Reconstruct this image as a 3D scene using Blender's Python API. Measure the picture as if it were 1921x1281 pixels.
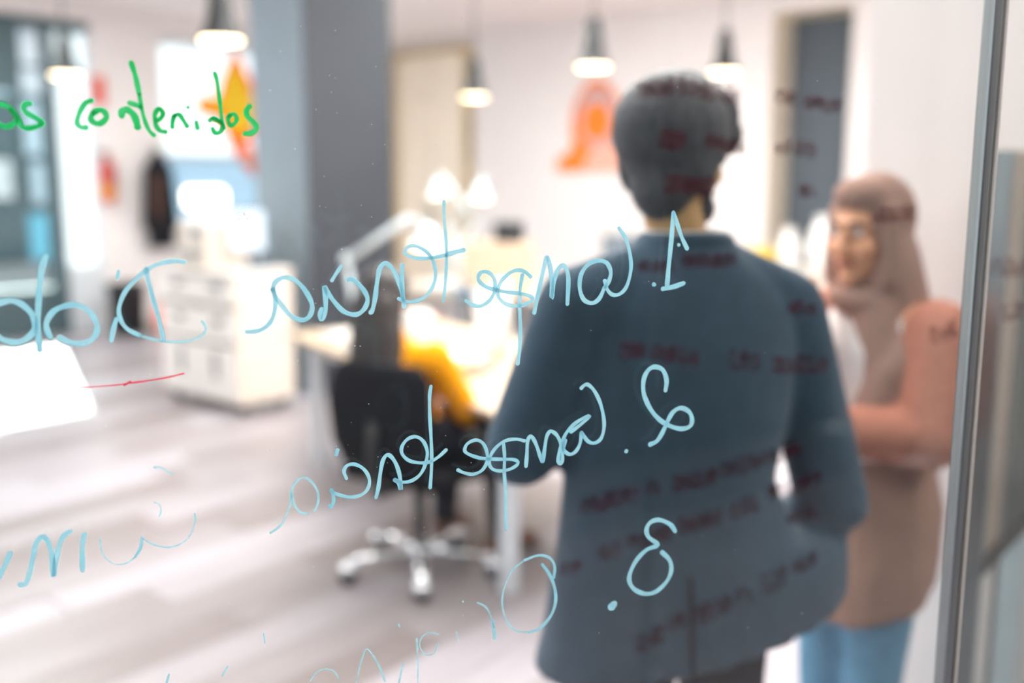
import bpy, bmesh, math, random
from math import sin, cos, pi, radians, hypot, sqrt
from mathutils import Vector, Matrix, Quaternion
random.seed(7)
V = Vector
sc = bpy.context.scene
COL = sc.collection
for o in list(bpy.data.objects):
    bpy.data.objects.remove(o)

# ------------------------------------------------------------------ camera
EYE = 1.62
PITCH = math.atan((640.5 - 334) / 1868)
cam_data = bpy.data.cameras.new('camera')
cam = bpy.data.objects.new('camera', cam_data)
COL.objects.link(cam)
cam.location = (0, 0, EYE)
cam.rotation_euler = (pi / 2 - PITCH, 0, 0)
cam_data.sensor_width = 36
cam_data.lens = 1868 / 1921 * 36
cam_data.clip_start = .02
cam_data.dof.use_dof = True
cam_data.dof.focus_distance = .93
cam_data.dof.aperture_fstop = 1.7
sc.camera = cam

# ------------------------------------------------------------------ sky, sun, added fill lights, exposure
SKY = 1.6
world = bpy.data.worlds.new('sky')
sc.world = world
world.use_nodes = True
bg = world.node_tree.nodes['Background']
bg.inputs['Color'].default_value = (.93, .965, 1, 1)
bg.inputs['Strength'].default_value = SKY

sun_data = bpy.data.lights.new('sun', 'SUN')
sun_data.energy = 16
sun_data.angle = radians(.6)
sun_data.color = (1, .96, .9)
sun = bpy.data.objects.new('sun', sun_data)
COL.objects.link(sun)
AX = V((sin(radians(40)), cos(radians(40)), 0))     # room axis: away from the partition, to the right
BX = V((-cos(radians(40)), sin(radians(40)), 0))    # room axis: away from the partition, to the left
SUN_TRAVEL = (AX * -.62 + BX * -1.5 + V((0, 0, -1))).normalized()
sun.rotation_euler = SUN_TRAVEL.to_track_quat('-Z', 'Y').to_euler()

def area(name, loc, size, energy, color=(1, 1, 1), up=False, rz=0):
    d = bpy.data.lights.new(name, 'AREA')
    d.shape = 'RECTANGLE'
    d.size, d.size_y = size
    d.energy = energy
    d.color = color
    o = bpy.data.objects.new(name, d)
    COL.objects.link(o)
    o.location = loc
    o.rotation_euler = (pi if up else 0, 0, rz)
    return o
def W(a, b, z=0):
    return AX * a + BX * b + V((0, 0, z))
RZ = radians(-40)                                    # local x runs along -BX, local y along AX
area('added_fill_office', W(4.6, 3.0, 3.3), (4, 3), 170, (1, .975, .96), rz=RZ)  # added fill light above the view, no fixture; next two likewise
area('added_fill_office', W(2.8, 8.4, 3.3), (2.4, 2.4), 170, (1, .975, .965), rz=RZ)
area('added_fill_office', W(6.5, 5.6, 3.36), (2.2, 1.4), 110, (1, .975, .965), rz=RZ)
area('added_uplight_office', W(4.6, 2.7, 2.75), (3.2, 3.2), 360, (1, .97, .95), up=True, rz=RZ)  # added upward light, brightens the ceiling by bounce
area('added_fill_passage', V((2.0, 1.7, 3.3)), (1.0, 1.0), 28, (1, .97, .95))  # added fill for the near wall and the standing woman
area('added_fill_passage', V((-.9, 2.3, 3.3)), (1.0, 1.0), 45, (1, .97, .95))  # added fill from the left for the woman's face
area('added_fill_meeting', V((1.6, -.2, 2.9)), (1.2, 1.2), 36, (1, .97, .94))  # added fill on the camera side, lifts the ink and the jacket
vs = sc.view_settings
vs.view_transform = 'Standard'
vs.look = 'None'
vs.exposure = 0.42
vs.gamma = 1
vs.use_curve_mapping = False
sc.cycles.max_bounces = 10
sc.cycles.diffuse_bounces = 5
sc.cycles.transparent_max_bounces = 16
sc.cycles.caustics_reflective = False
sc.cycles.caustics_refractive = False
sc.cycles.sample_clamp_indirect = 6

# ------------------------------------------------------------------ materials
def lin(c):
    return tuple((x / 255 / 12.92 if x <= 10 else ((x / 255 + .055) / 1.055) ** 2.4) for x in c) + (1,)
def mat(name, rgb, rough=.55, metal=0, var=.06, scale=9, bump=0, spec=.5, sheen=0, stretch=None):
    m = bpy.data.materials.new(name)
    m.use_nodes = True
    nt = m.node_tree
    p = nt.nodes['Principled BSDF']
    p.inputs['Roughness'].default_value = rough
    p.inputs['Metallic'].default_value = metal
    p.inputs['Specular IOR Level'].default_value = spec
    if sheen:
        p.inputs['Sheen Weight'].default_value = sheen
    tc = nt.nodes.new('ShaderNodeTexCoord')
    nz = nt.nodes.new('ShaderNodeTexNoise')
    nz.inputs['Scale'].default_value = scale
    nz.inputs['Detail'].default_value = 4
    if stretch:
        mp = nt.nodes.new('ShaderNodeMapping')
        mp.inputs['Scale'].default_value = stretch
        nt.links.new(tc.outputs['Object'], mp.inputs[0])
        nt.links.new(mp.outputs[0], nz.inputs['Vector'])
    else:
        nt.links.new(tc.outputs['Object'], nz.inputs['Vector'])
    rp = nt.nodes.new('ShaderNodeValToRGB')
    c = lin(rgb)
    rp.color_ramp.elements[0].position = .3
    rp.color_ramp.elements[1].position = .7
    rp.color_ramp.elements[0].color = tuple(x * (1 - var) for x in c[:3]) + (1,)
    rp.color_ramp.elements[1].color = tuple(min(1, x * (1 + var)) for x in c[:3]) + (1,)
    nt.links.new(nz.outputs['Fac'], rp.inputs[0])
    nt.links.new(rp.outputs[0], p.inputs['Base Color'])
    if bump:
        bp = nt.nodes.new('ShaderNodeBump')
        bp.inputs['Strength'].default_value = bump
        bp.inputs['Distance'].default_value = .01
        nt.links.new(nz.outputs['Fac'], bp.inputs['Height'])
        nt.links.new(bp.outputs[0], p.inputs['Normal'])
    return m
def emit_mat(name, rgb, strength):
    m = bpy.data.materials.new(name)
    m.use_nodes = True
    p = m.node_tree.nodes['Principled BSDF']
    p.inputs['Base Color'].default_value = rgb + (1,)
    p.inputs['Emission Color'].default_value = rgb + (1,)
    p.inputs['Emission Strength'].default_value = strength
    return m
def glass_mat(name, tint, ior=1.45, rough=0.0):
    m = bpy.data.materials.new(name)
    m.use_nodes = True
    nt = m.node_tree
    nt.nodes.remove(nt.nodes['Principled BSDF'])
    out = nt.nodes['Material Output']
    tr = nt.nodes.new('ShaderNodeBsdfTransparent')
    tr.inputs[0].default_value = tint + (1,)
    gl = nt.nodes.new('ShaderNodeBsdfGlossy')
    gl.inputs['Roughness'].default_value = rough
    fr = nt.nodes.new('ShaderNodeFresnel')
    ge = nt.nodes.new('ShaderNodeNewGeometry')
    io = nt.nodes.new('ShaderNodeMapRange')       # same index on both faces of the thin pane
    io.inputs['To Min'].default_value = ior
    io.inputs['To Max'].default_value = 1 / ior
    nt.links.new(ge.outputs['Backfacing'], io.inputs['Value'])
    nt.links.new(io.outputs[0], fr.inputs['IOR'])
    mx = nt.nodes.new('ShaderNodeMixShader')
    nt.links.new(fr.outputs[0], mx.inputs[0])
    nt.links.new(tr.outputs[0], mx.inputs[1])
    nt.links.new(gl.outputs[0], mx.inputs[2])
    nt.links.new(mx.outputs[0], out.inputs[0])
    return m
def film_mat(name, rgb, trans=.5):
    """thin translucent sheet: passes part of the light from behind"""
    m = bpy.data.materials.new(name)
    m.use_nodes = True
    nt = m.node_tree
    nt.nodes.remove(nt.nodes['Principled BSDF'])
    out = nt.nodes['Material Output']
    a = nt.nodes.new('ShaderNodeBsdfDiffuse')
    b = nt.nodes.new('ShaderNodeBsdfTranslucent')
    a.inputs[0].default_value = lin(rgb)
    b.inputs[0].default_value = lin(rgb)
    mx = nt.nodes.new('ShaderNodeMixShader')
    mx.inputs[0].default_value = trans
    nt.links.new(a.outputs[0], mx.inputs[1])
    nt.links.new(b.outputs[0], mx.inputs[2])
    nt.links.new(mx.outputs[0], out.inputs[0])
    return m
def ink_mat(name, rgb, lo, hi, trans=.5):
    """marker ink: streaky, partly see-through"""
    m = film_mat(name, rgb, trans)
    nt = m.node_tree
    out = nt.nodes['Material Output']
    body = out.inputs[0].links[0].from_node
    tc = nt.nodes.new('ShaderNodeTexCoord')
    nz = nt.nodes.new('ShaderNodeTexNoise')
    nz.inputs['Scale'].default_value = 45
    nz.inputs['Detail'].default_value = 3
    mr = nt.nodes.new('ShaderNodeMapRange')
    mr.inputs['From Min'].default_value = .35
    mr.inputs['From Max'].default_value = .65
    mr.inputs['To Min'].default_value = lo
    mr.inputs['To Max'].default_value = hi
    tr = nt.nodes.new('ShaderNodeBsdfTransparent')
    mx = nt.nodes.new('ShaderNodeMixShader')
    nt.links.new(tc.outputs['Object'], nz.inputs['Vector'])
    nt.links.new(nz.outputs['Fac'], mr.inputs['Value'])
    nt.links.new(mr.outputs[0], mx.inputs[0])
    nt.links.new(tr.outputs[0], mx.inputs[1])
    nt.links.new(body.outputs[0], mx.inputs[2])
    nt.links.new(mx.outputs[0], out.inputs[0])
    return m
def wood_floor_mat(name, dark, light):
    m = bpy.data.materials.new(name)
    m.use_nodes = True
    nt = m.node_tree
    p = nt.nodes['Principled BSDF']
    p.inputs['Roughness'].default_value = .34
    oi = nt.nodes.new('ShaderNodeObjectInfo')
    tc = nt.nodes.new('ShaderNodeTexCoord')
    mp = nt.nodes.new('ShaderNodeMapping')
    mp.inputs['Scale'].default_value = (22, 1.6, 1)
    nz = nt.nodes.new('ShaderNodeTexNoise')
    nz.inputs['Scale'].default_value = 1.3
    nz.inputs['Detail'].default_value = 6
    ad = nt.nodes.new('ShaderNodeVectorMath')
    ad.operation = 'ADD'
    nt.links.new(tc.outputs['Object'], mp.inputs[0])
    nt.links.new(mp.outputs[0], ad.inputs[0])
    nt.links.new(oi.outputs['Location'], ad.inputs[1])
    nt.links.new(ad.outputs[0], nz.inputs['Vector'])
    mix = nt.nodes.new('ShaderNodeMath')
    mix.operation = 'MULTIPLY_ADD'
    mix.inputs[1].default_value = .55
    nt.links.new(oi.outputs['Random'], mix.inputs[0])
    ml = nt.nodes.new('ShaderNodeMath')
    ml.operation = 'MULTIPLY'
    ml.inputs[1].default_value = .5
    nt.links.new(nz.outputs['Fac'], ml.inputs[0])
    nt.links.new(ml.outputs[0], mix.inputs[2])
    rp = nt.nodes.new('ShaderNodeValToRGB')
    rp.color_ramp.elements[0].position = .15
    rp.color_ramp.elements[1].position = .75
    rp.color_ramp.elements[0].color = lin(dark)
    rp.color_ramp.elements[1].color = lin(light)
    nt.links.new(mix.outputs[0], rp.inputs[0])
    nt.links.new(rp.outputs[0], p.inputs['Base Color'])
    return m

M = {}
M['wall'] = mat('white_plaster', (238, 231, 229), .85, var=.015, scale=3, bump=.04)
M['ceiling'] = mat('ceiling_plaster', (246, 238, 236), .9, var=.01, scale=2)
M['floor'] = wood_floor_mat('grey_oak', (116, 105, 102), (166, 161, 167))
M['meeting_floor'] = mat('meeting_floor', (120, 112, 106), .6)
M['meeting_wall'] = mat('meeting_wall', (62, 64, 68), .8)
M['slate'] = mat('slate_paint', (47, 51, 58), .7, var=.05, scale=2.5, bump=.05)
M['door_slate'] = mat('door_slate', (84, 95, 106), .6, var=.04)
M['desk_top'] = mat('desk_top_birch', (172, 152, 130), .5, var=.03)
M['pillar'] = mat('pillar_paint', (118, 131, 141), .75, var=.04, scale=2.5, bump=.04)
M['teal_frame'] = mat('teal_grey_metal', (74, 94, 100), .45, metal=.2)
M['white_frame'] = mat('white_metal', (212, 217, 222), .4)
M['glass'] = glass_mat('clear_glass', (.97, .985, .98))
M['street_glass'] = glass_mat('street_glass', (.9, .95, .96))
M['frost_blue'] = film_mat('pale_blue_film', (178, 198, 212), .5)
M['frost'] = film_mat('frosted_film', (220, 225, 229), .62)
M['steel'] = mat('brushed_steel', (150, 156, 158), .32, metal=.9, var=.08, scale=30, stretch=(1, 1, .05))
M['bright_edge'] = mat('polished_edge', (226, 222, 214), .25, metal=.5)
M['chrome'] = mat('chrome', (244, 246, 250), .1, metal=1, var=.02)
M['black_plastic'] = mat('black_plastic', (20, 21, 25), .5)
M['black_fabric'] = mat('black_fabric', (20, 21, 26), .9, bump=.2, scale=60, spec=.2)
M['white_lam'] = mat('white_laminate', (222, 217, 212), .35, var=.02)
M['cream_lam'] = mat('cream_laminate', (206, 194, 182), .45, var=.03)
M['dark_gap'] = mat('dark_recess', (70, 68, 68), .8)
M['lamp_black'] = mat('lamp_enamel', (9, 16, 18), .6)
M['lamp_white'] = mat('lamp_enamel_white', (196, 208, 214), .4)
M['glow_warm'] = emit_mat('pendant_glow', (1, .74, .46), 10)
M['glow_white'] = emit_mat('desk_lamp_glow', (1, .9, .78), 3.2)
M['screen'] = emit_mat('screen_glow', (.78, .88, 1), .16)
M['screen_off'] = mat('switched_off_screen', (104, 114, 122), .3)
M['door_wood'] = mat('pale_birch', (246, 232, 212), .5, var=.05, scale=4, stretch=(6, 6, .6))
M['door_edge'] = mat('oak_edge', (196, 170, 128), .5, var=.06, scale=4, stretch=(6, 6, .6))
M['orange'] = mat('orange_vinyl', (255, 128, 6), .5, var=.03)
M['orange_deep'] = mat('salmon_vinyl', (236, 126, 62), .5, var=.03)
M['peach'] = mat('peach_vinyl', (248, 178, 156), .5, var=.03)
M['lilac'] = mat('lilac_vinyl', (196, 170, 172), .5, var=.03)
M['decal_yellow'] = mat('yellow_vinyl', (255, 208, 4), .5, var=.02)
M['decal_orange'] = film_mat('orange_film', (255, 146, 34), .6)
M['red'] = mat('red_enamel', (214, 58, 40), .4)
M['amber'] = mat('amber_label', (226, 140, 30), .5)
M['coral'] = mat('coral_fabric', (226, 96, 78), .8)
M['wood_brown'] = mat('brown_leather', (104, 62, 36), .6)
M['board_tan'] = mat('tan_cardboard', (198, 176, 152), .8, var=.05)
M['yellow'] = mat('yellow_card', (240, 196, 36), .55)
M['paper'] = mat('paper', (245, 243, 240), .8, var=.01)
M['ceramic'] = mat('white_ceramic', (238, 236, 232), .25, var=.01)
M['blue_grey'] = mat('blue_grey_plastic', (96, 116, 132), .5)
M['felt'] = mat('grey_felt', (168, 154, 142), .95, bump=.2, scale=80)
M['felt_dark'] = mat('dark_felt', (92, 98, 96), .95)
M['pale_blue'] = mat('pale_blue_panel', (196, 220, 228), .4)
M['dark_rail'] = mat('dark_rail', (58, 56, 50), .5)
M['skin'] = mat('skin_tan', (232, 168, 130), .5, var=.04, scale=14)
M['skin_man'] = mat('skin_olive', (200, 156, 104), .5, var=.04, scale=14)
M['lips'] = mat('lips', (168, 96, 84), .45)
M['eye'] = mat('eye_dark', (60, 46, 38), .3)
M['hair'] = mat('dark_hair', (66, 69, 76), .55, var=.3, scale=40, bump=.5, stretch=(3, 3, .5))
M['hair_black'] = mat('black_hair', (40, 33, 32), .5, var=.35, scale=40, bump=.4, stretch=(3, 3, .4))
M['navy'] = mat('navy_wool', (64, 87, 105), .85, var=.1, scale=24, bump=.25, spec=.25, sheen=.15)
M['trouser_dark'] = mat('dark_trouser_cloth', (22, 25, 34), .9, var=.1, scale=30, bump=.2, spec=.2)
M['shirt'] = mat('white_shirt', (236, 232, 230), .85, var=.02, bump=.1)
M['hijab'] = mat('dusty_rose_cloth', (164, 131, 119), .9, var=.08, scale=10, bump=.3, spec=.2)
M['cardigan'] = mat('salmon_knit', (190, 126, 106), .95, var=.08, scale=30, bump=.4, spec=.15)
M['tunic'] = mat('taupe_cloth', (166, 130, 114), .9, var=.08, scale=14, bump=.3, spec=.2)
M['denim'] = mat('light_denim', (92, 152, 186), .9, var=.1, scale=40, bump=.2)
M['mustard'] = mat('mustard_knit', (232, 154, 4), .95, var=.12, scale=30, bump=.4, spec=.15)
M['shoe'] = mat('black_leather', (24, 22, 22), .4)
M['sneaker'] = mat('white_sneaker', (228, 228, 226), .5)
M['foliage'] = mat('dark_green_cloth', (70, 78, 62), .8)
M['asphalt'] = mat('street_paving', (150, 150, 152), .9, var=.1, scale=4)
M['facade'] = mat('dark_teal_render', (82, 104, 110), .85, var=.06)
M['facade_pane'] = mat('pale_blue_glass', (196, 214, 226), .15)
M['cyan_sign'] = mat('cyan_sign', (90, 178, 206), .5)
M['van_white'] = mat('white_paint', (226, 226, 228), .3)
M['ink_cyan'] = ink_mat('cyan_marker', (186, 230, 240), .72, .97, .6)
M['ink_thin'] = ink_mat('thin_cyan_marker', (176, 226, 236), .35, .75, .6)
M['ink_green'] = ink_mat('green_marker', (66, 216, 142), .75, 1, .6)
M['ink_red'] = ink_mat('pink_red_marker', (236, 84, 108), .5, .95, .6)
M['ink_red_reflection'] = ink_mat('painted_red_reflection', (80, 10, 26), .09, .25, .3)  # colour of a red reflection in the glass, painted as ink
M['dust'] = mat('dust', (216, 220, 220), .9)

# ------------------------------------------------------------------ mesh helpers
class MB:
    def __init__(s):
        s.bm = bmesh.new()
    def box(s, c, size, rz=0, bev=0, rot=None):
        R = (rot if rot is not None else Matrix.Rotation(rz, 3, 'Z')).to_4x4()
        mt = Matrix.Translation(V(c)) @ R @ Matrix.Diagonal((size[0], size[1], size[2], 1))
        r = bmesh.ops.create_cube(s.bm, size=1, matrix=mt)
        if bev:
            es = list({e for v in r['verts'] for e in v.link_edges})
            bmesh.ops.bevel(s.bm, geom=es, offset=bev, segments=2, affect='EDGES', profile=.6)
        return s
    def ring(s, c, ux, uy, n, rx, ry):
        return [s.bm.verts.new(V(c) + ux * (rx * cos(2 * pi * k / n)) + uy * (ry * sin(2 * pi * k / n))) for k in range(n)]
    def skin(s, rings, cap=True):
        n = len(rings[0])
        for a, b in zip(rings[:-1], rings[1:]):
            for k in range(n):
                s.bm.faces.new((a[k], a[(k + 1) % n], b[(k + 1) % n], b[k]))
        if cap:
            s.bm.faces.new(rings[0][::-1])
            s.bm.faces.new(rings[-1])
    def tube(s, pts, r, n=12, cap=True, up=None, flat=1):
        pts = [V(p) for p in pts]
        rs = r if isinstance(r, (list, tuple)) else [r] * len(pts)
        rings = []
        ux = None
        for i, p in enumerate(pts):
            t = ((pts[min(i + 1, len(pts) - 1)] - p).normalized() + (p - pts[max(i - 1, 0)]).normalized())
            t = t.normalized() if t.length > 1e-6 else (pts[min(i + 1, len(pts) - 1)] - pts[max(i - 1, 0)]).normalized()
            if ux is None:
                h = V(up) if up else (V((0, 0, 1)) if abs(t.z) < .9 else V((0, 1, 0)))
                ux = h.cross(t).normalized()
            else:
                ux = (ux - t * ux.dot(t)).normalized()
            uy = t.cross(ux)
            rings.append(s.ring(p, ux, uy, n, rs[i], rs[i] * flat))
        s.skin(rings, cap)
        return s
    def cap(s, p0, p1, r0, r1, n=14):
        """tapered capsule"""
        p0, p1 = V(p0), V(p1)
        t = (p1 - p0).normalized()
        h = V((0, 0, 1)) if abs(t.z) < .9 else V((0, 1, 0))
        ux = h.cross(t).normalized()
        uy = t.cross(ux)
        rings = []
        for a in (-80, -55, -28, 0):
            a = radians(a)
            rings.append(s.ring(p0 + t * (r0 * sin(a)), ux, uy, n, r0 * cos(a), r0 * cos(a)))
        for a in (0, 28, 55, 80):
            a = radians(a)
            rings.append(s.ring(p1 + t * (r1 * sin(a)), ux, uy, n, r1 * cos(a), r1 * cos(a)))
        s.skin(rings)
        return s
    def ell(s, c, r, rot=None, u=18, v=12):
        R = (rot if rot is not None else Matrix.Identity(3)).to_4x4()
        bmesh.ops.create_uvsphere(s.bm, u_segments=u, v_segments=v, radius=1,
                                  matrix=Matrix.Translation(V(c)) @ R @ Matrix.Diagonal((r[0], r[1], r[2], 1)))
        return s
    def loft(s, rows, n=24):
        """rows of (centre, rx, ry): flat ellipses stacked"""
        s.skin([s.ring(c, V((1, 0, 0)), V((0, 1, 0)), n, rx, ry) for c, rx, ry in rows])
        return s
    def lathe(s, prof, c=(0, 0, 0), n=24, rot=None, cap=True):
        R = rot if rot is not None else Matrix.Identity(3)
        rings = []
        for r, z in prof:
            rings.append([s.bm.verts.new(V(c) + R @ V((r * cos(2 * pi * k / n), r * sin(2 * pi * k / n), z))) for k in range(n)])
        s.skin(rings, cap)
        return s
    def prism(s, poly, f, d):
        """closed outline lifted through f(u, v) and pushed along d"""
        a = [s.bm.verts.new(f(u, v)) for u, v in poly]
        b = [s.bm.verts.new(f(u, v) + d) for u, v in poly]
        s.bm.faces.new(a)
        s.bm.faces.new(b[::-1])
        n = len(a)
        for k in range(n):
            s.bm.faces.new((a[k], b[k], b[(k + 1) % n], a[(k + 1) % n]))
        return s
    def mesh(s, name):
        bmesh.ops.recalc_face_normals(s.bm, faces=s.bm.faces)
        me = bpy.data.meshes.new(name)
        s.bm.to_mesh(me)
        s.bm.free()
        return me
    def build(s, name, m, parent=None, smooth=False):
        me = s.mesh(name)
        return link(name, me, m, parent, smooth)
    def blob(s, name, m, parent=None, voxel=.012, it=6):
        """fuse the closed pieces into one continuous surface"""
        me = s.mesh(name)
        t = bpy.data.objects.new('tmp', me)
        COL.objects.link(t)
        r = t.modifiers.new('fuse', 'REMESH')
        r.mode = 'VOXEL'
        r.voxel_size = voxel
        sm = t.modifiers.new('soft', 'SMOOTH')
        sm.factor = .5
        sm.iterations = it
        dg = bpy.context.evaluated_depsgraph_get()
        me2 = bpy.data.meshes.new_from_object(t.evaluated_get(dg))
        bpy.data.objects.remove(t)
        bpy.data.meshes.remove(me)
        return link(name, me2, m, parent, True)
def link(name, me, m, parent=None, smooth=False):
    me.name = name
    o = bpy.data.objects.new(name, me)
    COL.objects.link(o)
    me.materials.clear()
    me.materials.append(m)
    if smooth:
        me.shade_smooth()
    if parent:
        o.parent = parent
    return o
def thing(name, label, cat, loc=(0, 0, 0), rz=0, group=None):
    o = bpy.data.objects.new(name, None)
    COL.objects.link(o)
    o.empty_display_size = .1
    o.location = loc
    o.rotation_euler = (0, 0, rz)
    return tag(o, label, cat, group)
def tag(o, label, cat, group=None):
    o['label'] = label
    o['category'] = cat
    if group:
        o['group'] = group
    return o
def struct(o):
    o['kind'] = 'structure'
    return o
def copy_thing(src, loc, rz, label, group=None):
    r = src.copy()
    COL.objects.link(r)
    r.location = loc
    r.rotation_euler = (0, 0, rz)
    r['label'] = label
    if group:
        r['group'] = group
    for ch in list(src.children):
        c = ch.copy()
        COL.objects.link(c)
        c.parent = r
        for g in list(ch.children):
            d = g.copy()
            COL.objects.link(d)
            d.parent = c
    return r
FW = V((0, cos(PITCH), -sin(PITCH)))
UP = V((0, sin(PITCH), cos(PITCH)))
def ray(x, y):
    return V((1, 0, 0)) * ((x - 960.5) / 1868) + FW - UP * ((y - 640.5) / 1868)
def at(x, y, Y):
    """the point Y metres ahead that shows at pixel x, y of the photograph"""
    d = ray(x, y)
    return V((0, 0, EYE)) + d * (Y / d.y)
def on_plane(x, y, n, c):
    d = ray(x, y)
    return V((0, 0, EYE)) + d * ((c - EYE * n.z) / n.dot(d))

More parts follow.
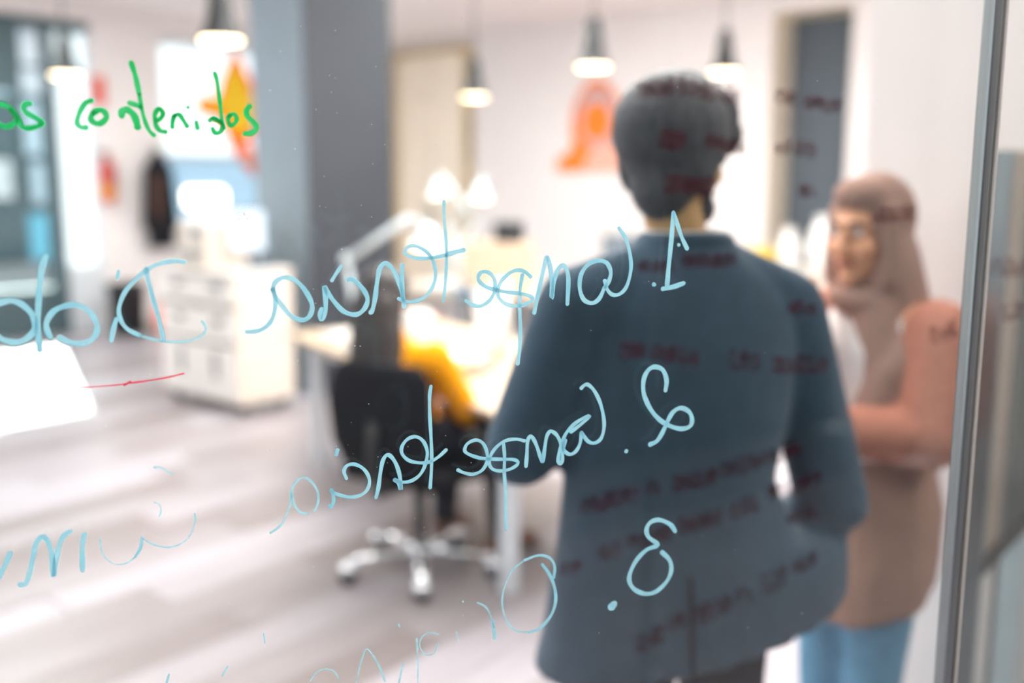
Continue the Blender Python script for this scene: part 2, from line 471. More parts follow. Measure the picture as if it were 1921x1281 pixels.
# marker strokes and painted red reflection strokes on the panes: tenths of a millimetre along the glass and up
INK={"as":[["green",4.2,[[-4278,16636],[-4216,16603],[-4163,16624],[-4127,16673],[-4167,16746],[-4216,16776],[-4268,16772]]],["green",4.2,[[-4167,16746],[-4123,16674],[-4101,16614],[-4054,16595],[-3975,16613],[-3942,16639],[-3983,16676],[-4046,16710],[-4073,16748],[-4053,16790],[-4018,16791]]]],"contenidos":[["green",4.2,[[-3555,16824],[-3610,16799],[-3658,16723],[-3681,16645],[-3656,16609],[-3609,16607]]],["green",4.7,[[-3554,16725],[-3575,16682],[-3553,16647],[-3506,16641],[-3458,16684],[-3466,16731],[-3506,16750],[-3550,16729]]],["green",5.6,[[-3339,16700],[-3332,16739],[-3308,16754],[-3281,16748],[-3242,16709],[-3225,16652],[-3219,16609]]],["green",4.2,[[-3277,16811],[-3223,16795],[-3183,16775]]],["green",4.2,[[-3241,17135],[-3225,17072],[-3210,17009],[-3192,16881]]],["green",3.3,[[-3192,16881],[-3178,16753],[-3158,16660],[-3131,16588],[-3092,16546]]],["green",3.7,[[-3071,16669],[-3031,16695],[-3019,16739],[-3049,16767],[-3080,16719],[-3078,16640],[-3048,16590],[-2999,16579]]],["green",3.7,[[-2948,16615],[-2943,16663],[-2926,16717]]],["green",3.7,[[-2929,16711],[-2889,16722],[-2860,16679],[-2828,16624]]],["green",2.8,[[-2821,16786],[-2810,16780]]],["green",3.7,[[-2755,16666],[-2747,16608]]],["green",3.3,[[-2561,16662],[-2610,16702],[-2650,16675]]],["green",3.7,[[-2625,16693],[-2568,16673],[-2544,16630],[-2565,16585],[-2606,16576],[-2628,16614]]],["green",3.3,[[-2589,17069],[-2572,17004],[-2560,16881],[-2552,16764],[-2544,16662],[-2529,16615]]],["green",3.7,[[-2487,16722],[-2445,16734],[-2427,16693],[-2449,16652],[-2481,16642],[-2497,16685],[-2487,16722]]],["green",4.7,[[-2312,16804],[-2342,16768],[-2337,16717],[-2288,16666],[-2266,16619],[-2311,16580],[-2369,16573]]]],"one":[["cyan",4.7,[[1630,15873],[1615,15605],[1594,15345],[1582,15157]]],["cyan",4.2,[[1630,15873],[1673,15759],[1728,15624],[1788,15513]]],["cyan",4.7,[[1531,15127],[1645,15144],[1764,15178]]],["cyan",3.3,[[1690,15562],[1701,15551]]],["cyan",4.2,[[1434,15177],[1451,15171]]]],"competencia":[["cyan",3.7,[[1060,15731],[1135,15628],[1180,15491],[1197,15336],[1159,15173],[1094,15097],[1017,15085],[957,15136],[926,15231]]],["cyan",4.2,[[927,15162],[874,15056],[802,15013],[716,15049],[673,15161],[686,15294],[757,15386],[847,15419],[942,15398],[987,15315],[974,15230],[931,15157]]],["cyan",4.2,[[216,14935],[249,15090],[291,15274],[329,15433],[348,15461],[375,15364],[390,15221],[393,15078],[413,15229],[448,15337],[492,15382],[531,15356],[557,15250],[549,15008]]],["cyan",3.7,[[102,15309],[79,15163],[74,14994],[81,14808],[75,14603],[55,14453]]],["cyan",3.7,[[185,15280],[119,15336],[32,15348],[-54,15303],[-115,15235],[-141,15144],[-110,15071],[-37,15025],[67,15011],[155,15035],[202,15071],[168,15104],[67,15129],[-55,15147],[-158,15170],[-244,15197],[-308,15244],[-328,15291],[-301,15335],[-251,15342],[-195,15307],[-165,15240],[-175,15145],[-224,15068],[-304,15024],[-377,15034],[-448,15079]]],["cyan",2.8,[[-643,15995],[-642,15835],[-630,15673],[-625,15511],[-631,15348],[-644,15201],[-659,15078]]],["cyan",4.2,[[-458,15548],[-545,15529],[-626,15505]]],["cyan",3.3,[[-626,15505],[-762,15482],[-877,15478],[-966,15499],[-1011,15535],[-989,15580],[-924,15595],[-843,15561],[-778,15501],[-738,15416],[-731,15302],[-769,15197],[-833,15125],[-912,15090],[-998,15088],[-1079,15120]]],["cyan",4.2,[[-1032,15428],[-1041,15310],[-1037,15181],[-1023,15037]]],["cyan",4.2,[[-1030,15115],[-1057,15230],[-1107,15361],[-1157,15426],[-1205,15438],[-1245,15380],[-1270,15252],[-1289,15124],[-1314,15024],[-1335,14996]]],["cyan",4.2,[[-1532,15298],[-1489,15307],[-1427,15254],[-1371,15175],[-1357,15107],[-1387,15037],[-1441,14993],[-1500,14989],[-1579,15024],[-1655,15112],[-1708,15193],[-1737,15247],[-1730,15138],[-1736,15027],[-1770,14956],[-1784,14993],[-1764,15052]]],["cyan",3.3,[[-1672,15296],[-1623,15371],[-1579,15431]]],["cyan",4.2,[[-2185,15232],[-2162,15297],[-2097,15336],[-2018,15327],[-1931,15253],[-1865,15140],[-1849,15060],[-1878,14984],[-1941,14955],[-2033,14996],[-2106,15085],[-2161,15172],[-2184,15240]]],["cyan",3.7,[[-2184,15248],[-2166,15121],[-2185,15012],[-2226,14934],[-2297,14883],[-2373,14868],[-2426,14871]]]],"did":[["cyan",3.7,[[-3216,15452],[-3211,15354],[-3180,15194],[-3146,15033],[-3122,14893],[-3111,14823]]],["cyan",3.7,[[-2906,15492],[-2992,15504],[-3107,15484],[-3210,15437],[-3306,15357],[-3397,15254],[-3454,15120],[-3446,15014],[-3394,14931],[-3298,14873]]],["cyan",2.3,[[-3298,14873],[-3172,14831],[-3043,14808],[-2911,14811],[-2815,14841],[-2763,14901],[-2773,14948],[-2793,14980]]],["cyan",2.8,[[-3438,15431],[-3445,15398],[-3453,15364]]],["cyan",4.2,[[-3480,15027],[-3506,14952],[-3533,14838]]],["cyan",4.7,[[-4001,14889],[-4023,14947],[-4022,15021],[-3966,15106],[-3879,15147],[-3782,15153],[-3692,15099],[-3642,15006],[-3640,14927],[-3682,14860],[-3762,14827],[-3858,14842],[-3937,14890]]],["cyan",4.7,[[-3991,15569],[-4027,15465],[-4055,15319],[-4077,15142],[-4093,14979],[-4092,14860],[-4091,14785]]],["cyan",5.1,[[-4389,15186],[-4281,15208],[-4201,15176],[-4135,15100],[-4110,15025],[-4126,14948],[-4184,14886],[-4264,14860],[-4345,14879],[-4409,14919]]]],"underline":[["red",1.2,[[-3899,14467],[-3733,14453],[-3564,14455],[-3436,14463]]],["red",1.9,[[-3451,14452],[-3399,14480]]],["red",1.6,[[-3407,14468],[-3335,14473],[-3205,14486],[-3073,14505],[-2962,14529]]]],"two":[["cyan",4.7,[[1593,14103],[1602,14211],[1559,14316],[1471,14353],[1398,14319],[1354,14219],[1363,14078],[1436,13927],[1537,13811],[1656,13737],[1774,13701],[1868,13717],[1895,13781],[1863,13867],[1773,13916],[1687,13884],[1630,13799],[1575,13682],[1514,13593],[1433,13560]]],["cyan",4.2,[[1181,13519],[1187,13507]]]],"competencia_below":[["cyan",3.7,[[696,14179],[732,14210],[772,14212],[832,14153],[895,14034],[935,13888],[942,13761],[910,13659],[840,13621],[770,13651],[708,13742]]],["cyan",3.7,[[708,13742],[693,13626],[647,13549],[587,13527],[531,13567],[514,13640],[539,13727],[611,13812],[703,13871],[788,13898],[703,13823],[594,13750]]],["cyan",3.7,[[544,13677],[514,13574],[512,13475],[491,13439],[469,13471],[483,13576],[498,13635],[459,13721],[420,13761],[382,13773],[347,13714],[325,13573],[310,13472],[284,13531],[250,13631],[215,13709],[183,13739],[156,13691],[148,13557],[140,13437]]],["cyan",3.3,[[-86,13686],[-76,13559],[-79,13395],[-67,13229],[-65,13047],[-60,12819]]],["cyan",3.3,[[128,13696],[41,13720],[-64,13713],[-150,13662],[-210,13585],[-228,13500],[-196,13442],[-121,13417],[-31,13424],[41,13457],[59,13492],[11,13520],[-94,13531],[-228,13545],[-332,13565],[-431,13608],[-469,13649],[-441,13711],[-360,13741],[-292,13706],[-252,13618],[-252,13514],[-303,13436],[-389,13406],[-477,13428],[-541,13463]]],["cyan",3.3,[[-786,14291],[-800,14193],[-801,14036],[-794,13848],[-789,13674],[-792,13499],[-807,13305]]],["cyan",3.3,[[-645,13670],[-725,13603],[-812,13562],[-912,13562],[-1011,13595],[-1070,13666],[-1065,13738],[-1012,13799],[-936,13816],[-866,13766],[-830,13662],[-848,13547],[-899,13449],[-983,13393],[-1074,13387],[-1148,13419]]],["cyan",3.7,[[-1146,13419],[-1107,13379],[-1085,13319],[-1092,13436],[-1122,13555],[-1168,13638],[-1212,13660],[-1250,13608],[-1275,13495],[-1297,13352],[-1322,13256]]],["cyan",3.3,[[-1589,13464],[-1611,13537],[-1580,13589],[-1511,13595],[-1438,13552],[-1389,13479],[-1379,13403],[-1409,13333],[-1477,13290],[-1563,13286],[-1642,13308],[-1706,13338],[-1732,13369],[-1718,13332],[-1712,13259],[-1736,13207],[-1754,13220]]],["cyan",3.7,[[-1663,13748],[-1677,13696]]],["cyan",2.3,[[-1945,13158],[-2017,13182],[-2070,13263],[-2086,13374],[-2055,13463],[-1980,13509],[-1911,13466],[-1858,13370],[-1854,13265],[-1889,13178]]],["cyan",2.3,[[-2092,13391],[-2100,13288],[-2145,13160],[-2208,13065],[-2292,13012]]]],"three":[["cyan",4.7,[[1745,12618],[1683,12701],[1562,12760],[1465,12745],[1423,12673],[1449,12587],[1550,12495],[1432,12456],[1321,12358],[1253,12228],[1248,12129],[1308,12039],[1428,11979],[1547,11992],[1660,12085],[1709,12195],[1689,12313],[1595,12416]]],["cyan",7.9,[[1088,11918],[1046,11873]]]],"ori":[["cyan",3.3,[[309,12424],[384,12312],[439,12171],[453,12018],[405,11873],[297,11755],[167,11721]]],["cyan",1.9,[[167,11721],[38,11760],[-58,11876],[-101,12049],[-85,12214],[-3,12389],[125,12485]]],["cyan",2.8,[[125,12485],[271,12521],[383,12483],[439,12391],[432,12265]]],["cyan",1.9,[[-355,12103],[-275,12052],[-221,11953],[-185,11818]]],["cyan",3.3,[[-200,11894],[-177,11704]]],["cyan",1.9,[[-500,12139],[-496,12127]]],["cyan",1.9,[[-1134,11978],[-1124,11950]]],["cyan",1.4,[[-743,11821],[-827,11854],[-905,11820],[-932,11732],[-883,11637],[-795,11632],[-750,11726]]],["cyan",2.3,[[-959,11809],[-955,11690]]],["cyan",1.4,[[-955,11690],[-953,11532],[-957,11273]]],["cyan",1.4,[[-572,11831],[-549,11736]]],["cyan",1.4,[[-1569,11365],[-1503,11629],[-1446,11766],[-1379,11684]]],["cyan",2.3,[[-1379,11684],[-1324,11567],[-1276,11413]]],["cyan",1.9,[[-1093,11580],[-1121,11464],[-1146,11339]]],["cyan",1.4,[[-2388,12053],[-2381,11956]]],["cyan",1.9,[[-2718,11775],[-2768,11686]]],["cyan",1.9,[[-3232,11771],[-3266,11655]]],["cyan",1.4,[[-1982,11518],[-1922,11595],[-1838,11621],[-1756,11582],[-1712,11492]]]],"comun":[["cyan",1.9,[[-3255,13710],[-3187,13695],[-3107,13634]]],["cyan",1.4,[[-3268,13395],[-3225,13370],[-3216,13312],[-3235,13257]]],["cyan",2.8,[[-3385,13084],[-3405,12987],[-3451,12910]]],["cyan",1.4,[[-3451,12910],[-3527,12861],[-3618,12860],[-3691,12920],[-3725,13005],[-3728,13103]]],["cyan",1.6,[[-3379,13070],[-3315,13019],[-3214,12975],[-3124,12971],[-3032,13011],[-2968,13091],[-2936,13187],[-2936,13261]]],["cyan",4.2,[[-4393,12760],[-4344,12767],[-4311,12843],[-4273,12983],[-4240,13108],[-4188,13172],[-4149,13133],[-4123,13015],[-4121,12805],[-4093,12948],[-4054,13088],[-4012,13164],[-3956,13198]]],["cyan",4.2,[[-3850,13164],[-3873,13069],[-3882,12949],[-3887,12831]]],["cyan",4.2,[[-4441,13057],[-4487,12959],[-4562,12816]]]]}
RED=[[[[3015,17457],[3121,17460],[3018,17325],[3124,17327]],[[3146,17416],[3252,17431],[3197,17483],[3146,17409],[3200,17350],[3253,17371]],[[3274,17507],[3288,17381],[3373,17382],[3380,17510]],[[3510,17561],[3515,17401],[3429,17399],[3406,17452],[3502,17467]]],[[[3682,17582],[3687,17400],[3755,17402]],[[3838,17532],[3788,17451],[3843,17373],[3893,17454],[3849,17532]],[[3915,17511],[3931,17360],[4016,17361],[4021,17513]],[[4046,17491],[4062,17339],[4147,17341],[4152,17494]],[[4183,17311],[4178,17455],[4252,17465],[4290,17313]],[[4415,17486],[4423,17293],[4337,17291],[4313,17355],[4409,17373]],[[4445,17351],[4552,17369],[4496,17433],[4445,17343],[4502,17271],[4555,17296]]],[[[3397,16645],[3392,16811],[3461,16821],[3496,16646]],[[3514,16812],[3614,16813],[3520,16626],[3620,16627]],[[3687,16831],[3694,16608]],[[3639,16747],[3739,16757]]],[[[4097,16725],[4217,16737],[4155,16782],[4098,16719],[4159,16669],[4219,16686]],[[4304,16753],[4245,16696],[4308,16640],[4366,16697],[4316,16754]],[[4392,16724],[4408,16617],[4506,16618],[4514,16726]],[[4544,16639],[4666,16651],[4603,16696],[4544,16633],[4607,16582],[4668,16600]]],[[[3509,16207],[3626,16207],[3515,16018],[3631,16018]],[[3660,16007],[3655,16177],[3737,16187],[3778,16007]],[[3804,16091],[3921,16110],[3860,16186],[3804,16082],[3866,15996],[3924,16024]],[[3952,16080],[4069,16099],[4008,16175],[3952,16071],[4014,15985],[4072,16013]],[[4096,16165],[4216,16164],[4103,15974],[4223,15973]]],[[[5236,17429],[5178,17359],[5243,17291],[5301,17361],[5249,17430]],[[5331,17339],[5454,17356],[5390,17410],[5332,17332],[5397,17271],[5458,17293]]],[[[5662,17295],[5783,17309],[5720,17354],[5662,17290],[5726,17239],[5786,17258]],[[5870,17361],[5878,17223]],[[5812,17308],[5934,17316]],[[5962,17321],[5981,17212],[6079,17213],[6085,17323]],[[6176,17329],[6184,17190]],[[6117,17276],[6240,17284]]],[[[5392,16742],[5399,16603],[5257,16602],[5219,16648],[5378,16661]]],[[[5519,16702],[5664,16703],[5525,16573],[5671,16574]],[[5771,16670],[5701,16604],[5778,16540],[5847,16605],[5785,16670]]],[[[5639,16053],[5746,16052],[5643,15974],[5751,15974]],[[5799,16068],[5804,15977],[5875,15977]]],[[[3111,14965],[3210,14973],[3159,15015],[3111,14960],[3162,14913],[3211,14927]],[[3234,15006],[3246,14908],[3325,14906],[3333,15004]],[[3359,14944],[3459,14952],[3408,14994],[3359,14939],[3410,14891],[3460,14906]],[[3485,14882],[3483,14975],[3553,14978],[3586,14879]]],[[[3776,15017],[3889,15027],[3831,15074],[3776,15012],[3834,14958],[3890,14974]],[[3917,15019],[4030,15029],[3972,15077],[3917,15014],[3975,14960],[4032,14976]],[[4056,15080],[4170,15077],[4060,14963],[4174,14960]],[[4312,15103],[4317,14962],[4225,14964],[4201,15012],[4303,15021]],[[4455,15105],[4461,14964],[4368,14966],[4344,15014],[4447,15023]],[[4487,15027],[4602,15037],[4542,15085],[4487,15021],[4547,14967],[4604,14983]]],[[[5670,14362],[5677,14231],[5579,14235],[5552,14279],[5662,14286]],[[5731,14338],[5738,14213],[5818,14210]],[[5917,14288],[5858,14236],[5923,14179],[5982,14231],[5930,14288]]],[[[2847,13817],[2947,13813],[2850,13660],[2950,13655]],[[2972,13749],[3072,13760],[3021,13825],[2972,13741],[3024,13667],[3074,13689]],[[3096,13758],[3197,13769],[3145,13835],[3097,13750],[3149,13677],[3199,13698]]],[[[3352,13618],[3348,13761],[3429,13765],[3468,13612]],[[3492,13751],[3508,13599],[3601,13595],[3608,13746]],[[3641,13566],[3637,13709],[3719,13714],[3758,13560]],[[3810,13730],[3816,13546],[3893,13542]],[[3931,13593],[4049,13603],[3987,13671],[3931,13585],[3993,13509],[4051,13531]]],[[[4616,13663],[4626,13413],[4714,13408]],[[4819,13643],[4830,13381]],[[4755,13548],[4890,13552]],[[4991,13580],[4927,13474],[5000,13361],[5064,13467],[5004,13579]]],[[[5320,13505],[5441,13499],[5328,13326],[5450,13319]],[[5471,13498],[5492,13326],[5590,13321],[5593,13491]],[[5744,13520],[5756,13303],[5658,13308],[5629,13382],[5739,13394]],[[5777,13482],[5900,13476],[5787,13301],[5910,13294]],[[5960,13509],[5972,13300],[6053,13296]],[[6092,13376],[6215,13387],[6149,13464],[6092,13367],[6159,13281],[6220,13305]]],[[[2329,11549],[2280,11465],[2332,11371],[2381,11455],[2339,11548]],[[2451,11603],[2454,11390]],[[2401,11528],[2502,11528]],[[2624,11618],[2627,11404],[2546,11411],[2524,11485],[2615,11494]],[[2696,11642],[2699,11427]],[[2646,11566],[2748,11566]],[[2768,11630],[2871,11621],[2772,11451],[2874,11442]],[[2943,11680],[2947,11465]],[[2893,11604],[2996,11604]],[[3016,11668],[3030,11497],[3113,11490],[3119,11659]]],[[[3319,11573],[3316,11711],[3414,11710],[3460,11561]]],[[[3717,11762],[3836,11752],[3722,11595],[3841,11585]],[[3864,11696],[3983,11703],[3921,11775],[3864,11688],[3926,11607],[3985,11627]],[[4006,11798],[4126,11788],[4011,11630],[4132,11619]],[[4152,11815],[4169,11654],[4266,11646],[4272,11805]],[[4357,11862],[4364,11659]],[[4299,11791],[4420,11789]]],[[[4552,11920],[4490,11834],[4559,11737],[4620,11823],[4565,11919]],[[4646,11859],[4776,11866],[4708,11945],[4646,11849],[4715,11761],[4779,11783]],[[4830,12010],[4839,11798],[4924,11791]],[[4964,11816],[4957,11982],[5049,11984],[5096,11805]]],[[[5164,11883],[5158,11998],[5239,11998],[5279,11874]],[[5350,12059],[5358,11905]],[[5295,12005],[5411,12003]],[[5431,12064],[5448,11941],[5541,11934],[5547,12055]],[[5571,12026],[5687,12030],[5626,12086],[5571,12020],[5633,11957],[5690,11972]],[[5763,12139],[5771,11984]],[[5707,12085],[5824,12083]]],[[[1987,10469],[1986,10581],[2069,10578],[2106,10455]],[[2190,10629],[2192,10479]],[[2131,10579],[2251,10572]]],[[[2569,10723],[2710,10725],[2638,10800],[2569,10715],[2641,10632],[2711,10649]],[[2806,10865],[2810,10664]],[[2737,10797],[2879,10791]]],[[[3086,10922],[3031,10851],[3090,10768],[3145,10839],[3098,10921]],[[3280,10970],[3284,10784],[3192,10793],[3168,10858],[3271,10863]],[[3303,10973],[3318,10825],[3411,10815],[3419,10962]],[[3443,10919],[3559,10922],[3499,10990],[3443,10911],[3503,10835],[3561,10852]],[[3580,11019],[3696,11008],[3584,10864],[3700,10852]]],[[[3874,11130],[3881,10918],[3953,10910]],[[3982,11031],[4093,11038],[4035,11118],[3982,11022],[4041,10933],[4096,10955]],[[4167,11146],[4114,11059],[4173,10960],[4226,11048],[4178,11145]],[[4246,11086],[4359,11094],[4300,11173],[4247,11077],[4306,10988],[4362,11010]],[[4488,11233],[4497,11010],[4406,11019],[4380,11095],[4482,11104]]],[[[4754,11258],[4694,11164],[4762,11057],[4823,11152],[4767,11257]],[[4902,11336],[4912,11094]],[[4841,11251],[4971,11249]],[[4998,11137],[4990,11319],[5081,11320],[5129,11125]]],[[[5385,11498],[5394,11308]],[[5323,11433],[5453,11429]],[[5482,11345],[5475,11489],[5566,11489],[5613,11334]],[[5659,11566],[5668,11383],[5754,11375]],[[5848,11564],[5786,11490],[5856,11404],[5918,11478],[5861,11563]],[[6001,11629],[6012,11436]],[[5939,11562],[6071,11559]],[[6157,11662],[6168,11469]],[[6095,11595],[6228,11592]]],[[[5720,10956],[5867,10955],[5790,11015],[5720,10950],[5797,10883],[5870,10896]],[[5887,11064],[5908,10937],[6028,10925],[6036,11050]],[[6094,11129],[6103,10976],[6200,10967]]],[[[3189,9313],[3321,9295],[3194,9123],[3325,9105]],[[3465,9386],[3471,9158],[3365,9172],[3337,9252],[3455,9255]],[[3480,9418],[3612,9401],[3485,9228],[3617,9210]]],[[[3715,9554],[3730,9413],[3821,9402],[3828,9539]],[[3852,9434],[3848,9566],[3928,9563],[3966,9419]]],[[[4165,9413],[4159,9612],[4250,9612],[4297,9396]],[[4311,9465],[4304,9664],[4396,9664],[4443,9448]],[[4515,9730],[4453,9627],[4523,9508],[4586,9611],[4529,9728]],[[4662,9782],[4599,9679],[4671,9560],[4733,9663],[4675,9780]]],[[[4894,9701],[4889,9835],[5029,9825],[5095,9677]]],[[[5319,10087],[5332,9813],[5413,9803]],[[5429,10086],[5554,10072],[5440,9847],[5565,9833]],[[5628,10170],[5643,9883]],[[5571,10069],[5696,10067]]],[[[5853,10065],[5845,10213],[5926,10212],[5970,10051]],[[5969,10281],[5989,10123],[6083,10112],[6086,10268]],[[6098,10250],[6215,10253],[6152,10326],[6099,10241],[6162,10160],[6219,10179]]],[[[7054,15731],[7065,15569],[6974,15570],[6948,15624],[7049,15637]],[[7083,15715],[7197,15714],[7092,15580],[7206,15578]],[[7251,15752],[7262,15596],[7337,15595]],[[7366,15735],[7481,15735],[7376,15599],[7491,15598]],[[7509,15746],[7624,15745],[7519,15609],[7635,15608]]],[[[8132,13866],[8148,13667],[8250,13662]],[[8429,13910],[8447,13702],[8321,13708],[8283,13778],[8424,13790]],[[8491,13965],[8508,13765],[8611,13761]]],[[[9209,14699],[9193,14867],[9306,14874],[9371,14695]],[[9393,14887],[9557,14883],[9411,14700],[9575,14695]],[[9757,14922],[9780,14696],[9648,14699],[9608,14775],[9754,14790]]],[[[9488,14168],[9508,13966],[9623,13961]],[[9658,14170],[9835,14164],[9675,13994],[9853,13987]]]]

# ------------------------------------------------------------------ room shell
A_FAR, B_LEFT, H = 9.6, 10.3, 3.4
ROT = Matrix.Rotation(RZ, 3, 'Z')
def rbox(mb, a0, a1, b0, b1, z0, z1, bev=0):
    """box given in room coordinates"""
    return mb.box(W((a0 + a1) / 2, (b0 + b1) / 2, (z0 + z1) / 2), (abs(b1 - b0), abs(a1 - a0), z1 - z0), rot=ROT, bev=bev)
def room_box(name, m, a0, a1, b0, b1, z0, z1, parent=None, bev=0):
    return rbox(MB(), a0, a1, b0, b1, z0, z1, bev).build(name, m, parent)

floor = struct(room_box('floor', M['floor'], -4.5, 9.8, -4.5, 10.5, -.12, -.006))
ceiling = struct(room_box('ceiling', M['ceiling'], -4.5, 9.8, -4.5, 10.5, H, H + .12))

# floor planks: one board each, alike boards share their mesh
PW, PL = .21, 1.62
pm = MB().box((0, 0, -.003), (PW - .004, PL - .004, .006), bev=.0015).mesh('plank')
pm.materials.append(M['floor'])
count = 0
for i in range(-2, 60):
    b = .1 + i * PW
    off = random.random() * PL
    for j in range(-1, 7):
        a = .2 + off + j * PL
        p = W(a, b)
        if not (b < B_LEFT - .05 and a < A_FAR - 1.0):
            continue
        d = p - V((0, 0, EYE))
        z = d.dot(FW)
        if z < 2.2 or p.y < 2.4:
            continue
        x = d.x / z * 1868
        y = 640 - d.dot(UP) / z * 1868
        if x < -1150 or x > 330 or y > 1480:
            continue
        o = bpy.data.objects.new('plank', pm)
        COL.objects.link(o)
        o.location = p
        o.rotation_euler = (0, 0, RZ)
        o.parent = floor
        count += 1

# far wall with a deep opening on the right
mb = MB()
rbox(mb, A_FAR, A_FAR + .6, 4.65, 10.9, 0, H)
rbox(mb, A_FAR, A_FAR + .6, -3.0, 3.82, 0, H)
rbox(mb, A_FAR, A_FAR + .6, 3.82, 4.65, 3.26, H)
struct(mb.build('wall_far', M['wall']))
# dark recessed door
d2 = thing('door_2', 'dark slate door deep in the beige lined opening of the far wall', 'door', W(A_FAR + .5, 4.235), RZ)
struct(d2)
MB().box((0, .0, 1.63), (.82, .06, 3.24), bev=.004).build('door_panel', M['door_slate'], d2)
MB().box((-.412, -.255, 1.63), (.012, .48, 3.25)).build('jamb', M['door_wood'], d2)
MB().box((.412, -.255, 1.63), (.012, .48, 3.25)).build('jamb', M['door_wood'], d2)
MB().box((0, -.255, 3.25), (.82, .48, .012)).build('lintel', M['door_wood'], d2)
MB().tube([(.3, -.035, 1.0), (.3, -.08, 1.0), (.2, -.08, 1.0)], .01).build('handle', M['steel'], d2)
# birch double door at the far corner
d1 = thing('door_1', 'tall pale birch double door in the far corner', 'door', W(A_FAR - .02, 9.42), RZ)
struct(d1)
for sx in (-1, 1):
    lf = MB().box((sx * .31, 0, 1.62), (.6, .045, 3.18), bev=.004).build('door_leaf', M['door_wood'], d1)
    hd = MB().tube([(sx * .06, -.02, 1.0), (sx * .06, -.07, 1.0), (sx * .06, -.07, 1.25), (sx * .06, -.02, 1.25)], .011).build('handle', M['steel'], lf)
MB().box((-.65, -.01, 1.64), (.08, .09, 3.28), bev=.004).build('frame_post', M['door_edge'], d1)
MB().box((.66, -.01, 1.64), (.1, .09, 3.28), bev=.004).build('frame_post', M['door_edge'], d1)
MB().box((0, -.01, 3.24), (1.22, .09, .08), bev=.004).build('frame_head', M['door_edge'], d1)
MB().ell((-.1, -.03, 2.68), (.05, .012, .05)).build('sign_plate', M['cream_lam'], d1)

# left wall with the street glazing and the bright window
mb = MB()
rbox(mb, 5.42, 6.2, B_LEFT, B_LEFT + .2, 0, H)
rbox(mb, 6.2, 8.6, B_LEFT, B_LEFT + .2, 3.16, H)
rbox(mb, 6.2, 8.6, B_LEFT, B_LEFT + .2, 0, 1.02)
rbox(mb, 8.6, 9.6, B_LEFT, B_LEFT + .2, 0, H)
rbox(mb, 1.9, 5.42, B_LEFT, B_LEFT + .2, 3.22, H)
rbox(mb, -1.0, 1.9, B_LEFT, B_LEFT + .2, 0, H)
struct(mb.build('wall_left', M['wall']))
struct(room_box('baseboard_left', M['white_lam'], 5.44, 9.58, B_LEFT - .018, B_LEFT - .001, 0, .09, bev=.003))
struct(room_box('baseboard_far', M['white_lam'], A_FAR - .018, A_FAR - .001, 4.67, 8.68, 0, .09, bev=.003))

w1 = thing('window_1', 'dark teal framed street glazing at the far left', 'window', W(3.66, B_LEFT + .06), RZ + pi / 2)
struct(w1)
# local x runs along AX, local y along BX
def w1box(name, m, a0, a1, z0, z1, y0=-.05, y1=.05, bev=.004, parent=w1):
    return MB().box(((a0 + a1) / 2 - 3.66, (y0 + y1) / 2, (z0 + z1) / 2), (a1 - a0, y1 - y0, z1 - z0), bev=bev).build(name, m, parent)
w1box('sill_panel', M['teal_frame'], 1.92, 5.0, 0, .5)
w1box('transom_panel', M['teal_frame'], 1.92, 5.0, 2.48, 3.2)
for a in (1.95, 3.45, 4.95):
    w1box('mullion', M['teal_frame'], a - .06, a + .06, 0, 3.2, -.07, .07)
w1box('top_rail', M['teal_frame'], 1.92, 5.4, 3.14, 3.2, -.08, .08)
for k in range(2):
    w1box('pane', M['street_glass'], 2.01 + k * 1.5, 3.39 + k * 1.5, .5, 2.48, -.006, .006, 0)
w1box('side_pane', M['frost'], 5.03, 5.38, .7, 3.1, -.006, .006, 0)['label'] = 'bright frosted side light'
w1box('side_panel', M['white_frame'], 5.01, 5.4, 0, .7)
w1box('side_post', M['white_frame'], 5.38, 5.42, 0, 3.2)
def wl(x, y):
    p = on_plane(x, y, BX, B_LEFT)
    return p.dot(AX), p.z
for (x0, y0, x1, y1, m) in ((34, 52, 74, 122, 'facade_pane'), (38, 128, 80, 178, 'facade_pane')):
    a0, z1 = wl(x0, y0)
    a1, z0 = wl(x1, y1)
    w1box('poster', M[m], a0, a1, z0, z1, -.062, -.05, 0)

w3 = thing('window_3', 'bright frosted window with a yellow and orange swirl decal', 'window', W(7.4, B_LEFT + .08), RZ + pi / 2)
struct(w3)
MB().box((0, 0, 2.5), (2.32, .012, 1.22)).build('upper_pane', M['frost'], w3)
MB().box((0, 0, 1.47), (2.32, .012, .78)).build('lower_pane', M['frost_blue'], w3)
for x in (-1.18, 1.18):
    MB().box((x, 0, 2.09), (.04, .08, 2.12), bev=.004).build('frame_side', M['white_frame'], w3)
for z in (1.05, 1.87, 3.13):
    MB().box((0, 0, z), (2.32, .07, .05), bev=.004).build('frame_rail', M['white_frame'], w3)
MB().box((0, -.12, 1.03), (2.38, .2, .03), bev=.006).build('sill', M['white_lam'], w3)
def w3pt(x, y):
    p = on_plane(x, y, BX, B_LEFT + .06)
    return (p.dot(AX) - 7.4, p.z)
grow = lambda pts, k: [(447 + (x - 447) * k, 215 + (y - 215) * k) for x, y in pts]
sw = [(441, 118), (452, 138), (466, 168), (482, 196), (492, 225), (478, 246), (458, 252), (470, 268), (492, 282), (500, 300), (488, 312), (466, 302), (444, 276), (430, 246), (420, 222), (392, 214), (383, 200), (394, 186), (416, 190), (424, 160)]
MB().prism([w3pt(*q) for q in grow(sw, 1.28)], lambda u, v: V((u, -.02, v)), V((0, -.003, 0))).build('decal_swirl', M['decal_orange'], w3)
sw2 = [(440, 140), (452, 165), (466, 196), (472, 222), (460, 238), (444, 244), (434, 226), (424, 210), (398, 206), (394, 200), (402, 194), (424, 196), (430, 168)]
